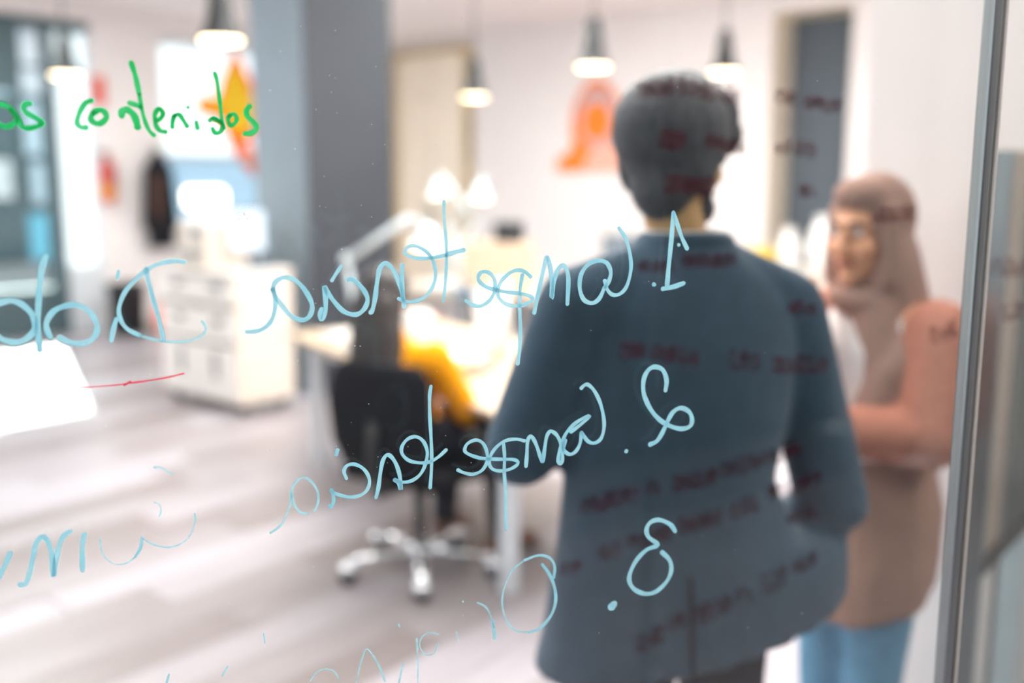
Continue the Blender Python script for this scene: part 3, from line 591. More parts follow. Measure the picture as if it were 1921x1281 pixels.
MB().prism([w3pt(*q) for q in grow(sw2, 1.42)], lambda u, v: V((u, -.025, v)), V((0, -.003, 0))).build('decal_core', M['decal_yellow'], w3)

# white wall return close behind the two people
ws_ = struct(room_box('wall_side', M['wall'], 2.82, 2.96, -2.6, 1.07, 0, H))
struct(room_box('baseboard_side', M['white_lam'], 2.804, 2.819, -2.6, 1.07, 0, .09, bev=.003))

# square pillar in the middle of the office
pil = room_box('trim_pillar', M['pillar'], 4.64, 5.48, 5.83, 6.45, 0, H)
struct(pil)
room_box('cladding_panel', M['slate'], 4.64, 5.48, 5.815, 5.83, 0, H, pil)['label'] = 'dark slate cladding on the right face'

# meeting room behind the camera, unseen: dark back wall added to dim glass reflections
mr = struct(MB().box((1.2, -1.9, H / 2), (7.6, .15, H)).build('wall_back', M['meeting_wall']))
struct(MB().box((4.6, -.6, H / 2), (.15, 2.6, H)).build('wall_right', M['wall']))

# ------------------------------------------------------------------ street outside
struct(rbox(MB(), -6, 16, 10.5, 30, -.2, -.06).build('floor_street', M['asphalt']))
fb = thing('street_building', 'dark teal building across the street seen through the left glazing', 'building', W(6.5, 20.5), RZ + pi / 2)
MB().box((0, .6, 3.0), (9.4, 1.2, 6.0)).build('facade', M['facade'], fb)
for (x0, y0, x1, y1, m) in ((42, 190, 82, 290, 'facade_pane'), (-20, 300, 26, 372, 'van_white'), (58, 306, 104, 380, 'facade_pane'), (-40, 120, 20, 180, 'facade_pane')):
    p0 = on_plane(x0, y0, BX, 20.4)
    p1 = on_plane(x1, y1, BX, 20.4)
    a0, a1 = p0.dot(AX) - 6.5, p1.dot(AX) - 6.5
    f = MB().box(((a0 + a1) / 2, -.02, (p0.z + p1.z) / 2), (a1 - a0 + .16, .08, p0.z - p1.z + .16)).build('window_frame', M['teal_frame'], fb)
    MB().box(((a0 + a1) / 2, -.07, (p0.z + p1.z) / 2), (a1 - a0, .03, p0.z - p1.z)).build('pane', M[m], f)
sg = thing('street_sign', 'cyan sign board on a post outside the left glazing', 'sign', W(6.78, 15.5), RZ + pi / 2)
q0, q1 = on_plane(64, 402, BX, 15.5), on_plane(104, 486, BX, 15.5)
MB().box((0, 0, (q0.z + q1.z) / 2), (.44, .05, q0.z - q1.z), bev=.01).build('board', M['cyan_sign'], sg)
MB().tube([(0, .05, -.06), (0, .05, q0.z)], .03).build('post', M['teal_frame'], sg)
sg.location = V((on_plane(84, 440, BX, 15.5).x, on_plane(84, 440, BX, 15.5).y, 0))

# ------------------------------------------------------------------ glass partition with marker writing
TH = radians(16)
PX = V((cos(TH), sin(TH), 0))
gp = thing('glass_partition', 'clear glass partition pane covered in mirrored cyan and green handwriting', 'glass partition', (0, .93, 0), TH)
def spline(pts, k=5):
    if len(pts) < 3:
        return pts
    P = [V(p) for p in pts]
    P = [P[0] * 2 - P[1]] + P + [P[-1] * 2 - P[-2]]
    o = []
    for i in range(1, len(P) - 2):
        a, b, c, d = P[i - 1:i + 3]
        for j in range(k):
            t = j / k
            o.append(((b * 2) + (c - a) * t + (a * 2 - b * 5 + c * 4 - d) * t * t + (b * 3 - a - c * 3 + d) * t ** 3) * .5)
    return o + [P[-2]]
def stroke(mb, pts, w, y, k=5, taper=True):
    """a flat raised line of ink lying on the glass"""
    path = spline([V((p[0] / 1e4, p[1] / 1e4)) for p in pts], k)
    path = [V((p[0], p[1])) for p in path]
    n = len(path)
    if n == 2:
        path = [path[0].lerp(path[1], t / 4) for t in range(5)]
        n = 5
    e0 = (path[1] - path[0]).normalized()
    e1 = (path[-1] - path[-2]).normalized()
    path = [path[0] - e0 * w * .32] + path + [path[-1] + e1 * w * .32]
    n += 2
    rows = []
    for i, p in enumerate(path):
        t = path[min(i + 1, n - 1)] - path[max(i - 1, 0)]
        t = t.normalized() if t.length > 1e-9 else e0
        nn = V((-t[1], t[0]))
        hw = w / 2 * (1 + .1 * sin(i * .7 + pts[0][0] * .01))
        if i in (0, n - 1):
            hw *= .4
        rows.append([mb.bm.verts.new((p[0] + nn[0] * q * hw, y - h, p[1] + nn[1] * q * hw)) for q, h in ((-1, 0), (-.6, .0004), (.6, .0004), (1, 0))])
    for a, b in zip(rows[:-1], rows[1:]):
        for q in range(4):
            mb.bm.faces.new((a[q], a[(q + 1) % 4], b[(q + 1) % 4], b[q]))
    mb.bm.faces.new(rows[0][::-1])
    mb.bm.faces.new(rows[-1])
MB().box((-.545, .005, 1.25), (2.12, .01, 2.5)).build('pane', M['glass'], gp)
MB().box((1.135, .005, 1.25), (1.2, .01, 2.5)).build('side_pane', M['glass'], gp)
po = MB().box((.5215, .004, 1.25), (.0115, .018, 2.5), bev=.003).build('frame_post', M['steel'], gp)
MB().box((.5305, -.003, 1.25), (.0035, .008, 2.5), bev=.001).build('seal_strip', M['bright_edge'], po)
MB().box((0.05, .004, -.0), (3.4, .04, .03), bev=.003).build('floor_rail', M['steel'], gp)
MB().box((0.05, .004, 2.52), (3.4, .04, .05), bev=.003).build('top_rail', M['steel'], gp)
INKM = {'cyan': 'ink_cyan', 'green': 'ink_green', 'red': 'ink_red'}
WORDS = {'as': 'green handwritten letters cut off at the left', 'contenidos': 'green handwritten word contenidos',
         'one': 'cyan numeral 1 with a point, mirrored', 'competencia': 'upper cyan word Competencia, mirrored', 'did': 'cyan letters Did, mirrored',
         'underline': 'thin red underline', 'two': 'cyan numeral 2 with a point, mirrored', 'competencia_below': 'lower cyan word Competencia, mirrored',
         'three': 'cyan numeral 3 with a point, mirrored', 'ori': 'faint cyan word along the bottom', 'comun': 'faint cyan word at the lower left'}
for w, lst in INK.items():
    bold, thin = MB(), MB()
    for ink, wd, pts in lst:
        stroke(thin if (ink == 'cyan' and wd < 2.8) else bold, pts, wd / 1000, -.0004)
    ink = lst[0][0]
    if len(bold.bm.verts):
        o = bold.build('handwriting', M[INKM[ink]], gp)
        o['label'] = WORDS[w]
    if len(thin.bm.verts):
        o = thin.build('handwriting', M['ink_thin'], gp)
        o['label'] = WORDS[w] + ', thin strokes'
du = MB()
rd = random.Random(3)
for k in range(150):
    x, z = rd.uniform(-.44, .5), rd.uniform(1.02, 1.8)
    if rd.random() < .6:
        x, z = rd.gauss(-.13, .05), rd.uniform(1.25, 1.8)
    r = rd.uniform(.0002, .0005)
    bmesh.ops.create_icosphere(du.bm, subdivisions=1, radius=r, matrix=Matrix.Translation((x, -.0003, z)))
for k in range(60):
    x, z = rd.gauss(-.243, .006), rd.gauss(1.587, .007)
    bmesh.ops.create_icosphere(du.bm, subdivisions=1, radius=rd.uniform(.0003, .0007), matrix=Matrix.Translation((x, -.0003, z)))
du.build('dust', M['dust'], gp)['kind'] = 'stuff'

sd = thing('red_reflection_pane', 'added second glass pane with a reflection of red writing drawn as strokes', 'added glass pane', V((0, .93, 0)) + V((-sin(TH), cos(TH), 0)) * .42, TH)
MB().box((.1, .004, 1.25), (2.9, .008, 2.46)).build('pane', M['glass'], sd)
MB().box((.1, .004, .01), (2.9, .03, .04), bev=.003).build('floor_rail', M['steel'], sd)
MB().box((.1, .004, 2.5), (2.9, .03, .05), bev=.003).build('top_rail', M['steel'], sd)
for wd in RED:  # reflected red writing, painted as strokes on the added pane
    mb = MB()
    for pts in wd:
        stroke(mb, pts, 0.0125, -.0004, 3)
    mb.build('red_reflection', M['ink_red_reflection'], sd)

# ------------------------------------------------------------------ pendants and wall graphics
PEN = [(415, 76, 5.9, 'black pendant lamp hanging left of the grey pillar, largest of the pendants'), (124, 142, 8.4, 'pendant lamp at the far left in front of the street glazing'),
       (890, 182, 9.6, 'small pendant lamp beside the birch door'), (1113, 126, 7.6, 'pendant lamp above the orange wall graphic'),
       (1359, 136, 8.8, "pendant lamp just right of the man's head")]
pen0 = None
for x, y, Y, lab in PEN:
    p = at(x, y, Y)
    if pen0 is None:
        pen0 = thing('pendant_lamp', lab, 'pendant lamp', p, 0, 'black pendant lamps')
        MB().lathe([(.05, .27), (.058, .2), (.066, .14), (.08, .08), (.102, .03), (.118, .004), (.12, 0), (.112, .002), (.09, .035), (.06, .1), (.045, .2)], n=28).build('shade', M['lamp_black'], pen0, True)
        MB().lathe([(.02, .36), (.042, .35), (.046, .27), (.012, .27)], n=16).build('socket', M['lamp_black'], pen0, True)
        MB().lathe([(.001, .012), (.1, .012), (.104, .006), (.1, -.004), (.06, -.012), (.001, -.014)], n=28).build('bulb', M['glow_warm'], pen0, True)
        o = pen0
        o.scale = (1.12, 1.12, 1)
    else:
        o = copy_thing(pen0, p, 0, lab)
    MB().tube([(0, 0, .355), (0, 0, H - p.z)], .006).build('cord', M['lamp_black'], o)
    MB().lathe([(.05, H - p.z - .03), (.05, H - p.z)], n=20).build('ceiling_cup', M['lamp_black'], o)

def far_pt(x, y, d=.03):
    return on_plane(x, y, AX, A_FAR - d)
ws = thing('wall_sign', "orange arch shaped wall graphic left of the man's head", 'wall sign', far_pt(1122, 322, 0), RZ)
inv = Matrix.Translation(V(ws.location)) @ Matrix.Rotation(RZ, 4, 'Z')
inv = inv.inverted()
def flat_sign(name, poly, m, d, th):
    MB().prism(poly, lambda x, y: inv @ far_pt(x, y, d), V((0, -th, 0))).build(name, M[m], ws)
half = [(1047, 322), (1047, 297), (1066, 290), (1077, 270), (1073, 240), (1078, 202), (1091, 172), (1107, 153), (1122, 147)]
bell = half + [(2244 - x, y) for x, y in half[-2::-1]]
flat_sign('arch', bell, 'orange', 0, .02)
top = [(1074, 232), (1079, 202), (1091, 172), (1107, 153), (1122, 148), (1137, 153), (1153, 172), (1165, 202), (1168, 225), (1150, 190), (1122, 172), (1098, 190)]
flat_sign('arch_crown', top, 'orange_deep', .02, .006)
flat_sign('ring', [(1122 + 36 * cos(t * pi / 10), 222 + 56 * sin(t * pi / 10)) for t in range(20)], 'lilac', .02, .008)
flat_sign('peach_foot', [(1094, 321), (1100, 292), (1122, 272), (1150, 270), (1172, 292), (1192, 321)], 'peach', .02, .007)
flat_sign('drop', [(1120 + 26 * cos(t * pi / 10), 228 + 36 * sin(t * pi / 10)) for t in range(20)], 'orange', .028, .008)

fe = thing('fire_extinguisher', 'red fire extinguisher with amber label on the left wall', 'fire extinguisher', W(5.46, B_LEFT - .1), RZ)
MB().lathe([(.02, 1.36), (.075, 1.38), (.078, 1.42), (.078, 1.72), (.06, 1.79), (.025, 1.82), (.02, 1.86)], n=20).build('cylinder', M['red'], fe, True)
MB().lathe([(.0795, 1.42), (.0795, 1.56)], n=20, cap=False).build('label_band', M['amber'], fe, True)
MB().box((0, -.02, 1.88), (.03, .12, .03), bev=.006).build('valve', M['black_plastic'], fe)
MB().tube([(0, -.05, 1.86), (.07, -.06, 1.84), (.1, -.05, 1.7), (.095, -.05, 1.5)], .012).build('hose', M['black_plastic'], fe, True)
MB().box((0, .075, 1.62), (.05, .03, .3)).build('bracket', M['steel'], fe)
fs = thing('fire_sign', 'small red sign on the left wall above the fire extinguisher', 'sign', W(5.5, B_LEFT - .001, 2.5), RZ + pi / 2)
MB().box((0, .01, 0), (.14, .02, .3), bev=.004).build('plate', M['coral'], fs)
fs.location = W(5.47, B_LEFT - .022, 2.53)

ct = thing('coat', 'black coat hanging on the left wall beside the bright window', 'coat', W(6.02, B_LEFT - .16), RZ + pi / 2)
mb = MB()
mb.loft([((0, 0, .86), .17, .07), ((0, 0, 1.2), .15, .08), ((0, 0, 1.55), .14, .075), ((0, 0, 1.75), .13, .07), ((0, .01, 1.88), .07, .05), ((0, .02, 1.93), .03, .03)])
mb.cap((-.12, 0, 1.72), (-.17, 0, 1.1), .05, .045)
mb.cap((.12, 0, 1.72), (.17, 0, 1.1), .05, .045)
mb.blob('body', M['black_fabric'], ct, .02, 4)
MB().tube([(-.05, -.03, .9), (-.06, -.05, 1.3), (-.05, -.05, 1.6), (0, 0, 1.85)], .03).build('scarf', M['wood_brown'], ct, True)
MB().tube([(0, .155, 1.96), (0, .03, 1.96), (0, .0, 2.0)], .008).build('hook', M['steel'], ct)

bn = thing('waste_bin', 'black waste bin on the floor by the left glazing', 'bin', W(5.36, 9.78), RZ)
MB().lathe([(.15, 0), (.17, .02), (.19, .5), (.2, .52), (.185, .52), (.165, .04)], n=24).build('body', M['black_plastic'], bn, True)
MB().lathe([(.203, .5), (.207, .53), (.19, .535), (.188, .5)], n=24, cap=False).build('rim', M['black_plastic'], bn, True)
st = thing('pouf', 'coral red pouf on the floor left of the white cabinet', 'pouf', W(5.6, 9.3), RZ)
MB().lathe([(.1, .0), (.17, .03), (.19, .15), (.18, .3), (.12, .36), (.01, .37)], n=24).build('cushion', M['coral'], st, True)
MB().tube([(.19 * cos(t * pi / 12), .19 * sin(t * pi / 12), .16) for t in range(25)], .008).build('piping', M['coral'], st, True)

# ------------------------------------------------------------------ white cabinet, printer, monitor
cb = thing('cabinet', 'white rolling cabinet with drawers in front of the grey pillar', 'cabinet', W(4.13, 6.16), RZ)
mb = MB()
mb.box((-.46, 0, .53), (.02, .46, .9)).box((.46, 0, .53), (.02, .46, .9)).box((0, .22, .53), (.92, .02, .9)).box((0, 0, .09), (.92, .46, .02)).box((0, 0, .52), (.9, .42, .02)).box((.0, .0, .53), (.02, .42, .9))
mb.build('carcass', M['cream_lam'], cb)
MB().box((0, -.01, .985), (.96, .5, .025), bev=.004).build('top', M['white_lam'], cb)
for sx in (-1, 1):
    for z, h in ((.86, .2), (.62, .24)):
        d = MB().box((sx * .232, -.235, z), (.45, .02, h - .012), bev=.003).build('drawer', M['white_lam'], cb)
        MB().box((sx * .232 + .02, -.247, z + .02), (.12, .006, .05), bev=.002).build('grip_slot', M['dark_gap'], d)
    d = MB().box((sx * .232, -.235, .29), (.45, .02, .38), bev=.003).build('door', M['white_lam'], cb)
    MB().box((sx * -.02 + sx * .232, -.247, .34), (.05, .006, .2), bev=.002).build('grip_slot', M['dark_gap'], d)
for sx in (-1, 1):
    for sy in (-1, 1):
        c = MB().lathe([(.012, -.016), (.04, -.014), (.04, .014), (.012, .016)], (sx * .4, sy * .17, .04), n=18, rot=Matrix.Rotation(pi / 2, 3, 'Y')).build('caster', M['black_plastic'], cb, True)
pr = thing('printer', 'off white printer standing on the left end of the white cabinet', 'printer', W(4.13, 6.27, .9975), RZ)
MB().box((0, 0, .15), (.34, .36, .3), bev=.02).build('body', M['cream_lam'], pr)
MB().box((0, .0, .32), (.32, .34, .04), bev=.012).build('lid', M['ceramic'], pr)
MB().box((0, -.2, .1), (.26, .06, .015)).build('paper_tray', M['blue_grey'], pr)
MB().box((.07, -.182, .25), (.14, .01, .05)).build('control_panel', M['blue_grey'], pr)
def monitor(name, label, loc, rz, w, h, m, glow='screen'):
    t = thing(name, label, 'monitor', loc, rz)
    MB().box((0, 0, .12 + h / 2), (w, .03, h), bev=.008).build('housing', m, t)
    MB().box((0, -.017, .12 + h / 2), (w - .03, .004, h - .03)).build('screen', M[glow], t)
    MB().box((0, .03, .14), (.06, .02, .25), bev=.006).build('stand', m, t)
    MB().box((0, .03, .008), (.22, .16, .016), bev=.005).build('foot', m, t)
    return t
monitor('monitor', 'white monitor with pale screen on the white cabinet beside the pillar', W(4.14, 5.86, .9975), RZ + radians(12), .34, .3, M['blue_grey'])

# ------------------------------------------------------------------ work desk with lamp and small things
DR = radians(-58)
DX = V((cos(DR), sin(DR), 0))
DY = V((-sin(DR), cos(DR), 0))
DL = V((-1.31, 5.67, 0))
def dk(u, v, z=0):
    """point on the work desk: u along its front edge, v into the desk"""
    return DL + DX * u + DY * v + V((0, 0, z))
dsk = thing('work_desk', 'long white work desk at which the person in mustard sits', 'desk', dk(1.3, .5), DR)
MB().box((0, 0, .725), (2.6, 1.0, .03), bev=.005).build('tabletop', M['desk_top'], dsk)
for sx in (-1, 1):
    for sy in (-1, 1):
        MB().box((sx * 1.02, sy * .42, .355), (.06, .06, .71), bev=.004).build('leg', M['white_frame'], dsk)
    MB().box((sx * 1.02, 0, .68), (.05, .78, .05), bev=.003).build('cross_rail', M['white_frame'], dsk)
MB().box((0, -.40, .68), (1.98, .03, .05), bev=.003).build('front_rail', M['white_frame'], dsk)
TOP = .7405
def desk_lamp(label, base, joint, tip, shade, r=.14, tilt=None, m='lamp_white', group='articulated desk lamps'):
    b = V(base)
    t = thing('desk_lamp', label, 'desk lamp', b, 0, group)
    L = lambda p: V(p) - b
    MB().lathe([(.01, 0), (.09, 0), (.095, .012), (.08, .024), (.02, .03), (.012, .05), (.001, .05)], n=22).build('base', M[m], t, True)
    MB().tube([(0, 0, .03), L(joint)], .016).build('lower_arm', M[m], t, True)
    MB().tube([L(joint), L(tip)], .018).build('upper_arm', M[m], t, True)
    MB().ell(L(joint), (.03, .03, .03)).build('joint', M[m], t, True)
    s = L(shade)
    ax = (L(tip) - s)
    ax = ax.normalized() if tilt is None else V(tilt).normalized()
    R = V((0, 0, 1)).rotation_difference(ax).to_matrix()
    MB().lathe([(.02, .1), (.03, .09), (.04, .06), (r * .75, .03), (r, -.01), (r * .97, -.01), (r * .7, .022), (.03, .04)], s, n=26, rot=R).build('shade', M[m], t, True)
    MB().lathe([(.001, .006), (r * .9, .004), (r * .92, -.006), (r * .5, -.02), (.001, -.024)], s, n=26, rot=R).build('bulb', M['glow_white'], t, True)
    MB().tube([L(tip), s + R @ V((0, 0, .095))], .012).build('neck', M[m], t, True)
    return t
Y1 = 5.1
desk_lamp('pale articulated desk lamp on the work desk, its arm crossing the dark pillar', V((at(672, 560, Y1).x, Y1 + .02, TOP)), at(650, 487, Y1), at(768, 408, Y1 - .1), at(801, 460, Y1 - .15), .09, (.12, .36, .93))

def mug(label, p, r, h, m='ceramic', cat='mug', name='mug', group=None):
    t = thing(name, label, cat, p, .6, group)
    MB().lathe([(r * .8, 0), (r, .01), (r, h), (r * .92, h), (r * .9, .012), (.001, .01)], n=22).build('body', M[m], t, True)
    MB().tube([(r * .95, 0, h * .8), (r * 1.5, 0, h * .75), (r * 1.55, 0, h * .35), (r * .95, 0, h * .2)], .007).build('handle', M[m], t, True)
    return t
mug('large white jug on the work desk beside the seated person', V((at(785, 620, 5.1).x, 5.1, TOP)), .065, .2, cat='jug', name='jug')
mug('small orange cup on the back of the work desk', V((at(803, 575, 5.45).x, 5.45, TOP)), .035, .13, 'orange')
pp = thing('paper_stack', 'loose stack of white paper in the middle of the work desk', 'paper', V((at(838, 625, 4.75).x, 4.7, TOP)), DR)
for k in range(4):
    MB().box((.01 * (k % 2), .008 * k, .006 + .012 * k), (.21, .297, .011), rz=.08 * (k - 1.5)).build('sheet_bundle', M['paper'], pp)
rl = thing('paper_roll', "upright white paper rolls on the work desk by the man's arm", 'paper roll', V((at(925, 640, 4.85).x, 4.85, TOP)), 0)
for k, (x, y, h) in enumerate(((-.05, 0, .34), (.04, .03, .38), (0, -.06, .28))):
    MB().lathe([(.036, 0), (.036, h), (.03, h), (.03, .004)], (x, y, 0), n=20).build('roll', M['paper'], rl, True)
ph = thing('phone', 'black phone lying on the work desk', 'phone', V((at(893, 697, 4.55).x, 4.55, TOP)), radians(-12))
MB().box((0, 0, .006), (.17, .08, .012), bev=.003).build('case', M['black_plastic'], ph)
MB().box((0, 0, .0125), (.15, .068, .002)).build('screen', M['blue_grey'], ph)
ms = thing('mouse', 'dark computer mouse at the front edge of the work desk', 'mouse', V((at(838, 742, 4.12).x, 4.16, TOP)), DR)
MB().ell((0, 0, .014), (.032, .055, .02)).build('shell', M['black_plastic'], ms, True)
MB().lathe([(.003, -.004), (.009, -.003), (.009, .003), (.003, .004)], (0, .025, .03), n=12, rot=Matrix.Rotation(pi / 2, 3, 'Y')).build('wheel', M['steel'], ms)
bt = thing('notebook', 'white notebook lying on the left end of the work desk', 'notebook', dk(.32, .3, TOP), DR + .1)
MB().box((0, 0, .009), (.24, .32, .016), bev=.003).build('pages', M['paper'], bt)
MB().box((0, 0, .019), (.245, .325, .003)).build('cover', M['ceramic'], bt)

# ------------------------------------------------------------------ back desk with monitor, lamps and box
fd = thing('back_desk', 'cream desk further back in front of the far wall', 'desk', W(6.15, 4.75), RZ)
MB().box((0, 0, .725), (2.9, .9, .03), bev=.005).build('tabletop', M['cream_lam'], fd)
for sx in (-1, 1):
    for sy in (-1, 1):
        MB().box((sx * 1.35, sy * .38, .355), (.06, .06, .71), bev=.004).build('leg', M['white_frame'], fd)
MB().box((0, .4, .5), (2.64, .02, .36)).build('modesty_panel', M['white_lam'], fd)
def on_back(x, Y):
    return V((at(x, 545, Y).x, Y, TOP))
bx = thing('cardboard_box', 'tan cardboard box on the back desk', 'box', on_back(935, 7.5), radians(-20))
MB().box((0, 0, .2), (.46, .34, .4), bev=.005).build('carton', M['board_tan'], bx)
MB().box((0, -.12, .403), (.44, .1, .004), bev=.001).build('flap', M['board_tan'], bx)
MB().box((0, .1, .403), (.44, .12, .004), bev=.001).build('flap', M['board_tan'], bx)
MB().box((0, 0, .406), (.05, .34, .002)).build('tape', M['door_edge'], bx)
sp = thing('speaker', 'small black speaker on top of the tan box', 'speaker', on_back(955, 7.5) + V((0, 0, .408)), radians(-20))
MB().box((0, 0, .075), (.2, .14, .15), bev=.015).build('cabinet_shell', M['black_plastic'], sp)
MB().lathe([(.05, 0), (.045, .008), (.02, .002), (.01, .006), (.001, .008)], (0, -.068, .075), n=20, rot=Matrix.Rotation(pi / 2, 3, 'X')).build('cone', M['slate'], sp, True)
monitor('monitor', "dark grey monitor on the back desk behind the man's left shoulder", on_back(1166, 6.75), radians(-35), .3, .38, M['slate'], 'screen_off')
gb = thing('desk_phone', 'blue grey desk phone on the back desk left of the box', 'phone', on_back(884, 7.25), radians(-30))
MB().box((0, 0, .03), (.18, .2, .05), bev=.012).build('body', M['blue_grey'], gb)
MB().tube([(-.06, -.08, .075), (-.065, 0, .085), (-.06, .08, .075)], .02).build('handset', M['blue_grey'], gb, True)
for x, y, Y, bxp, lab, tl in ((822, 362, 8.2, 826, 'left of two glowing desk lamps at the back, tilted', (-.22, .38, .9)), (903, 370, 8.0, 866, 'right of two glowing desk lamps at the back', (.03, .38, .92))):
    s = at(x, y, Y)
    desk_lamp(lab, on_back(bxp, Y - .05), s + V((.3 if x < 850 else -.25, .1, -.25)), s + V((.02, .07, .15)), s, .078, tl)
s = at(385, 372, 7.3)
ll = thing('cabinet_lamp', 'wide glowing white lamp above the printer on the white cabinet', 'lamp', W(4.22, 6.545, .9975), RZ)
sl = (Matrix.Translation(V(ll.location)) @ Matrix.Rotation(RZ, 4, 'Z')).inverted() @ at(384, 372, (W(4.22, 6.545)).y)
MB().lathe([(.001, 0), (.08, 0), (.08, .015), (.012, .025), (.001, .026)], n=20).build('base', M['lamp_white'], ll, True)
MB().tube([(0, 0, .02), (-.02, .02, .3), (sl.x, sl.y, sl.z)], .012).build('stem', M['lamp_white'], ll, True)
MB().box((sl.x, sl.y, sl.z), (.42, .12, .15), bev=.04).build('diffuser', M['glow_white'], ll, True)
MB().box((sl.x, sl.y, sl.z + .085), (.36, .1, .02), bev=.008).build('cap', M['lamp_white'], ll, True)

# ------------------------------------------------------------------ sideboard on the right
sb = thing('sideboard', 'low cream sideboard behind the two standing people', 'sideboard', W(8.75, 4.15), RZ)
MB().box((0, 0, .42), (1.9, .45, .72), bev=.006).build('body', M['cream_lam'], sb)
MB().box((0, 0, .795), (1.94, .48, .03), bev=.004).build('top', M['white_lam'], sb)
for k in (-1, 0, 1):
    d = MB().box((k * .62, -.233, .42), (.6, .02, .68), bev=.003).build('door', M['cream_lam'], sb)
    MB().ell((k * .62 + .24, -.25, .5), (.015, .015, .015)).build('knob', M['steel'], d, True)
for sx in (-1, 1):
    for sy in (-1, 1):
        MB().box((sx * .88, sy * .17, .03), (.05, .05, .06)).build('foot', M['dark_rail'], sb)
def on_side(x, Y=9.0):
    p = at(x, 500, Y)
    k = (8.75 - V((p.x, p.y, 0)).dot(AX)) / AX.dot(V((p.x, p.y, 0)).normalized())
    q = V((p.x, p.y, 0)) + V((p.x, p.y, 0)).normalized() * k
    return V((q.x, q.y, .8105))
yb = thing('yellow_box', "yellow folder box on the sideboard beside the man's shoulder", 'box', on_side(1418), RZ)
MB().box((0, 0, .075), (.32, .22, .15), bev=.006).build('case', M['yellow'], yb)
MB().box((0, -.112, .08), (.1, .004, .05)).build('tag', M['paper'], yb)
def vase(label, p, r, h):
    t = thing('vase', label, 'vase', p, 0, 'white vases on the sideboard')
    MB().lathe([(r * .6, 0), (r * .95, h * .2), (r, h * .45), (r * .7, h * .75), (r * .45, h * .88), (r * .5, h), (r * .42, h), (r * .38, h * .88), (r * .6, h * .7), (.001, h * .1)], n=24).build('body', M['ceramic'], t, True)
    MB().tube([(r * .48 * cos(k * pi / 10), r * .48 * sin(k * pi / 10), h) for k in range(21)], .008).build('lip', M['ceramic'], t, True)
vase('shorter white vase on the sideboard at the left foot of the dark door', on_side(1462) + AX * .06 - BX * .06, .11, .34)
vase("taller white vase on the sideboard close to the woman's face", on_side(1535) + AX * .05, .13, .46)
# narrow dark green pennant by the birch door
pn = thing('pennant', 'narrow dark green pennant hanging beside the birch door', 'pennant', far_pt(878, 220, .05), RZ)
MB().prism([(-.05, 0), (.05, 0), (.045, -.55), (0, -.68), (-.045, -.55)], lambda u, v: V((u, 0, v)), V((0, .012, 0))).build('cloth', M['foliage'], pn)
MB().tube([(-.07, .005, .005), (.07, .005, .005)], .01).build('rod', M['dark_rail'], pn)

# ------------------------------------------------------------------ felt partition screen at the right edge
S0 = at(1856, 600, 2.2)
ps = thing('partition_screen', 'grey felt partition screen with pale blue lower panel at the right edge', 'screen', (S0.x, S0.y, 0), radians(50))
MB().box((.085, 0, 1.215), (.15, .04, .93), bev=.006).build('felt_panel', M['felt'], ps)
MB().box((.33, 0, 1.215), (.31, .045, .93), bev=.006).build('felt_panel', M['felt_dark'], ps)
MB().box((.245, 0, .73), (.49, .06, .04), bev=.004).build('rail', M['dark_rail'], ps)
MB().box((.085, 0, .38), (.15, .03, .64), bev=.004).build('lower_panel', M['ceramic'], ps)
MB().box((.33, 0, .38), (.31, .03, .64), bev=.004).build('lower_panel', M['pale_blue'], ps)
for x in (.005, .168, .488):
    MB().box((x, 0, .84), (.02, .05, 1.68), bev=.003).build('post', M['steel'], ps)
for x in (.1, .42):
    MB().box((x, 0, .012), (.06, .4, .024), bev=.004).build('foot', M['steel'], ps)

# ------------------------------------------------------------------ office chair
CH = V((-.38, 3.95, 0))
CR = radians(-30)
oc = thing('office_chair', 'black office chair with chrome base at the work desk', 'office chair', CH, CR)
MB().box((0, .02, .455), (.48, .46, .07), bev=.03).build('seat', M['black_fabric'], oc, True)
mb = MB()
R0 = []
for z, w, y in ((.5, .2, -.235), (.6, .24, -.255), (.76, .255, -.26), (.87, .235, -.25), (.92, .19, -.245)):
    R0.append(mb.ring((0, y, z), V((1, 0, 0)), V((0, 1, 0)), 24, w, .035))
mb.skin(R0)
mb.build('backrest', M['black_fabric'], oc, True)
MB().tube([(0, -.1, .4), (0, -.27, .41), (0, -.31, .5), (0, -.3, .7)], .022).build('back_bar', M['black_plastic'], oc, True)
for sx in (-1, 1):
    ar = MB().tube([(sx * .22, .02, .43), (sx * .29, .02, .45), (sx * .3, .02, .62)], .016).build('armrest', M['black_plastic'], oc, True)
    MB().box((sx * .3, .03, .635), (.07, .24, .03), bev=.012).build('arm_pad', M['black_plastic'], ar, True)
MB().lathe([(.05, .42), (.03, .38), (.024, .3), (.024, .12), (.05, .1)], n=18).build('gas_column', M['black_plastic'], oc, True)
MB().lathe([(.03, .13), (.055, .12), (.06, .07), (.03, .06)], n=20).build('hub', M['chrome'], oc, True)
for k in range(5):
    a = radians(18 + 72 * k)
    e = V((cos(a) * .31, sin(a) * .31, 0))
    sp_ = MB().tube([V((cos(a) * .03, sin(a) * .03, .1)), e * .6 + V((0, 0, .1)), e + V((0, 0, .085))], [.028, .024, .018], flat=.7).build('base_spoke', M['chrome'], oc, True)
    c = MB()
    Rc = Matrix.Rotation(a + .7, 3, 'Z') @ Matrix.Rotation(pi / 2, 3, 'Y')
    for s_ in (-1, 1):
        c.lathe([(.006, -.01), (.03, -.009), (.03, .009), (.006, .01)], e + Rc @ V((0, 0, s_ * .014)) + V((0, 0, .031)), n=16, rot=Rc)
    cs = c.build('caster', M['black_plastic'], oc, True)
    MB().ell(e + V((0, 0, .062)), (.036, .036, .026)).build('caster_hood', M['chrome'], cs, True)

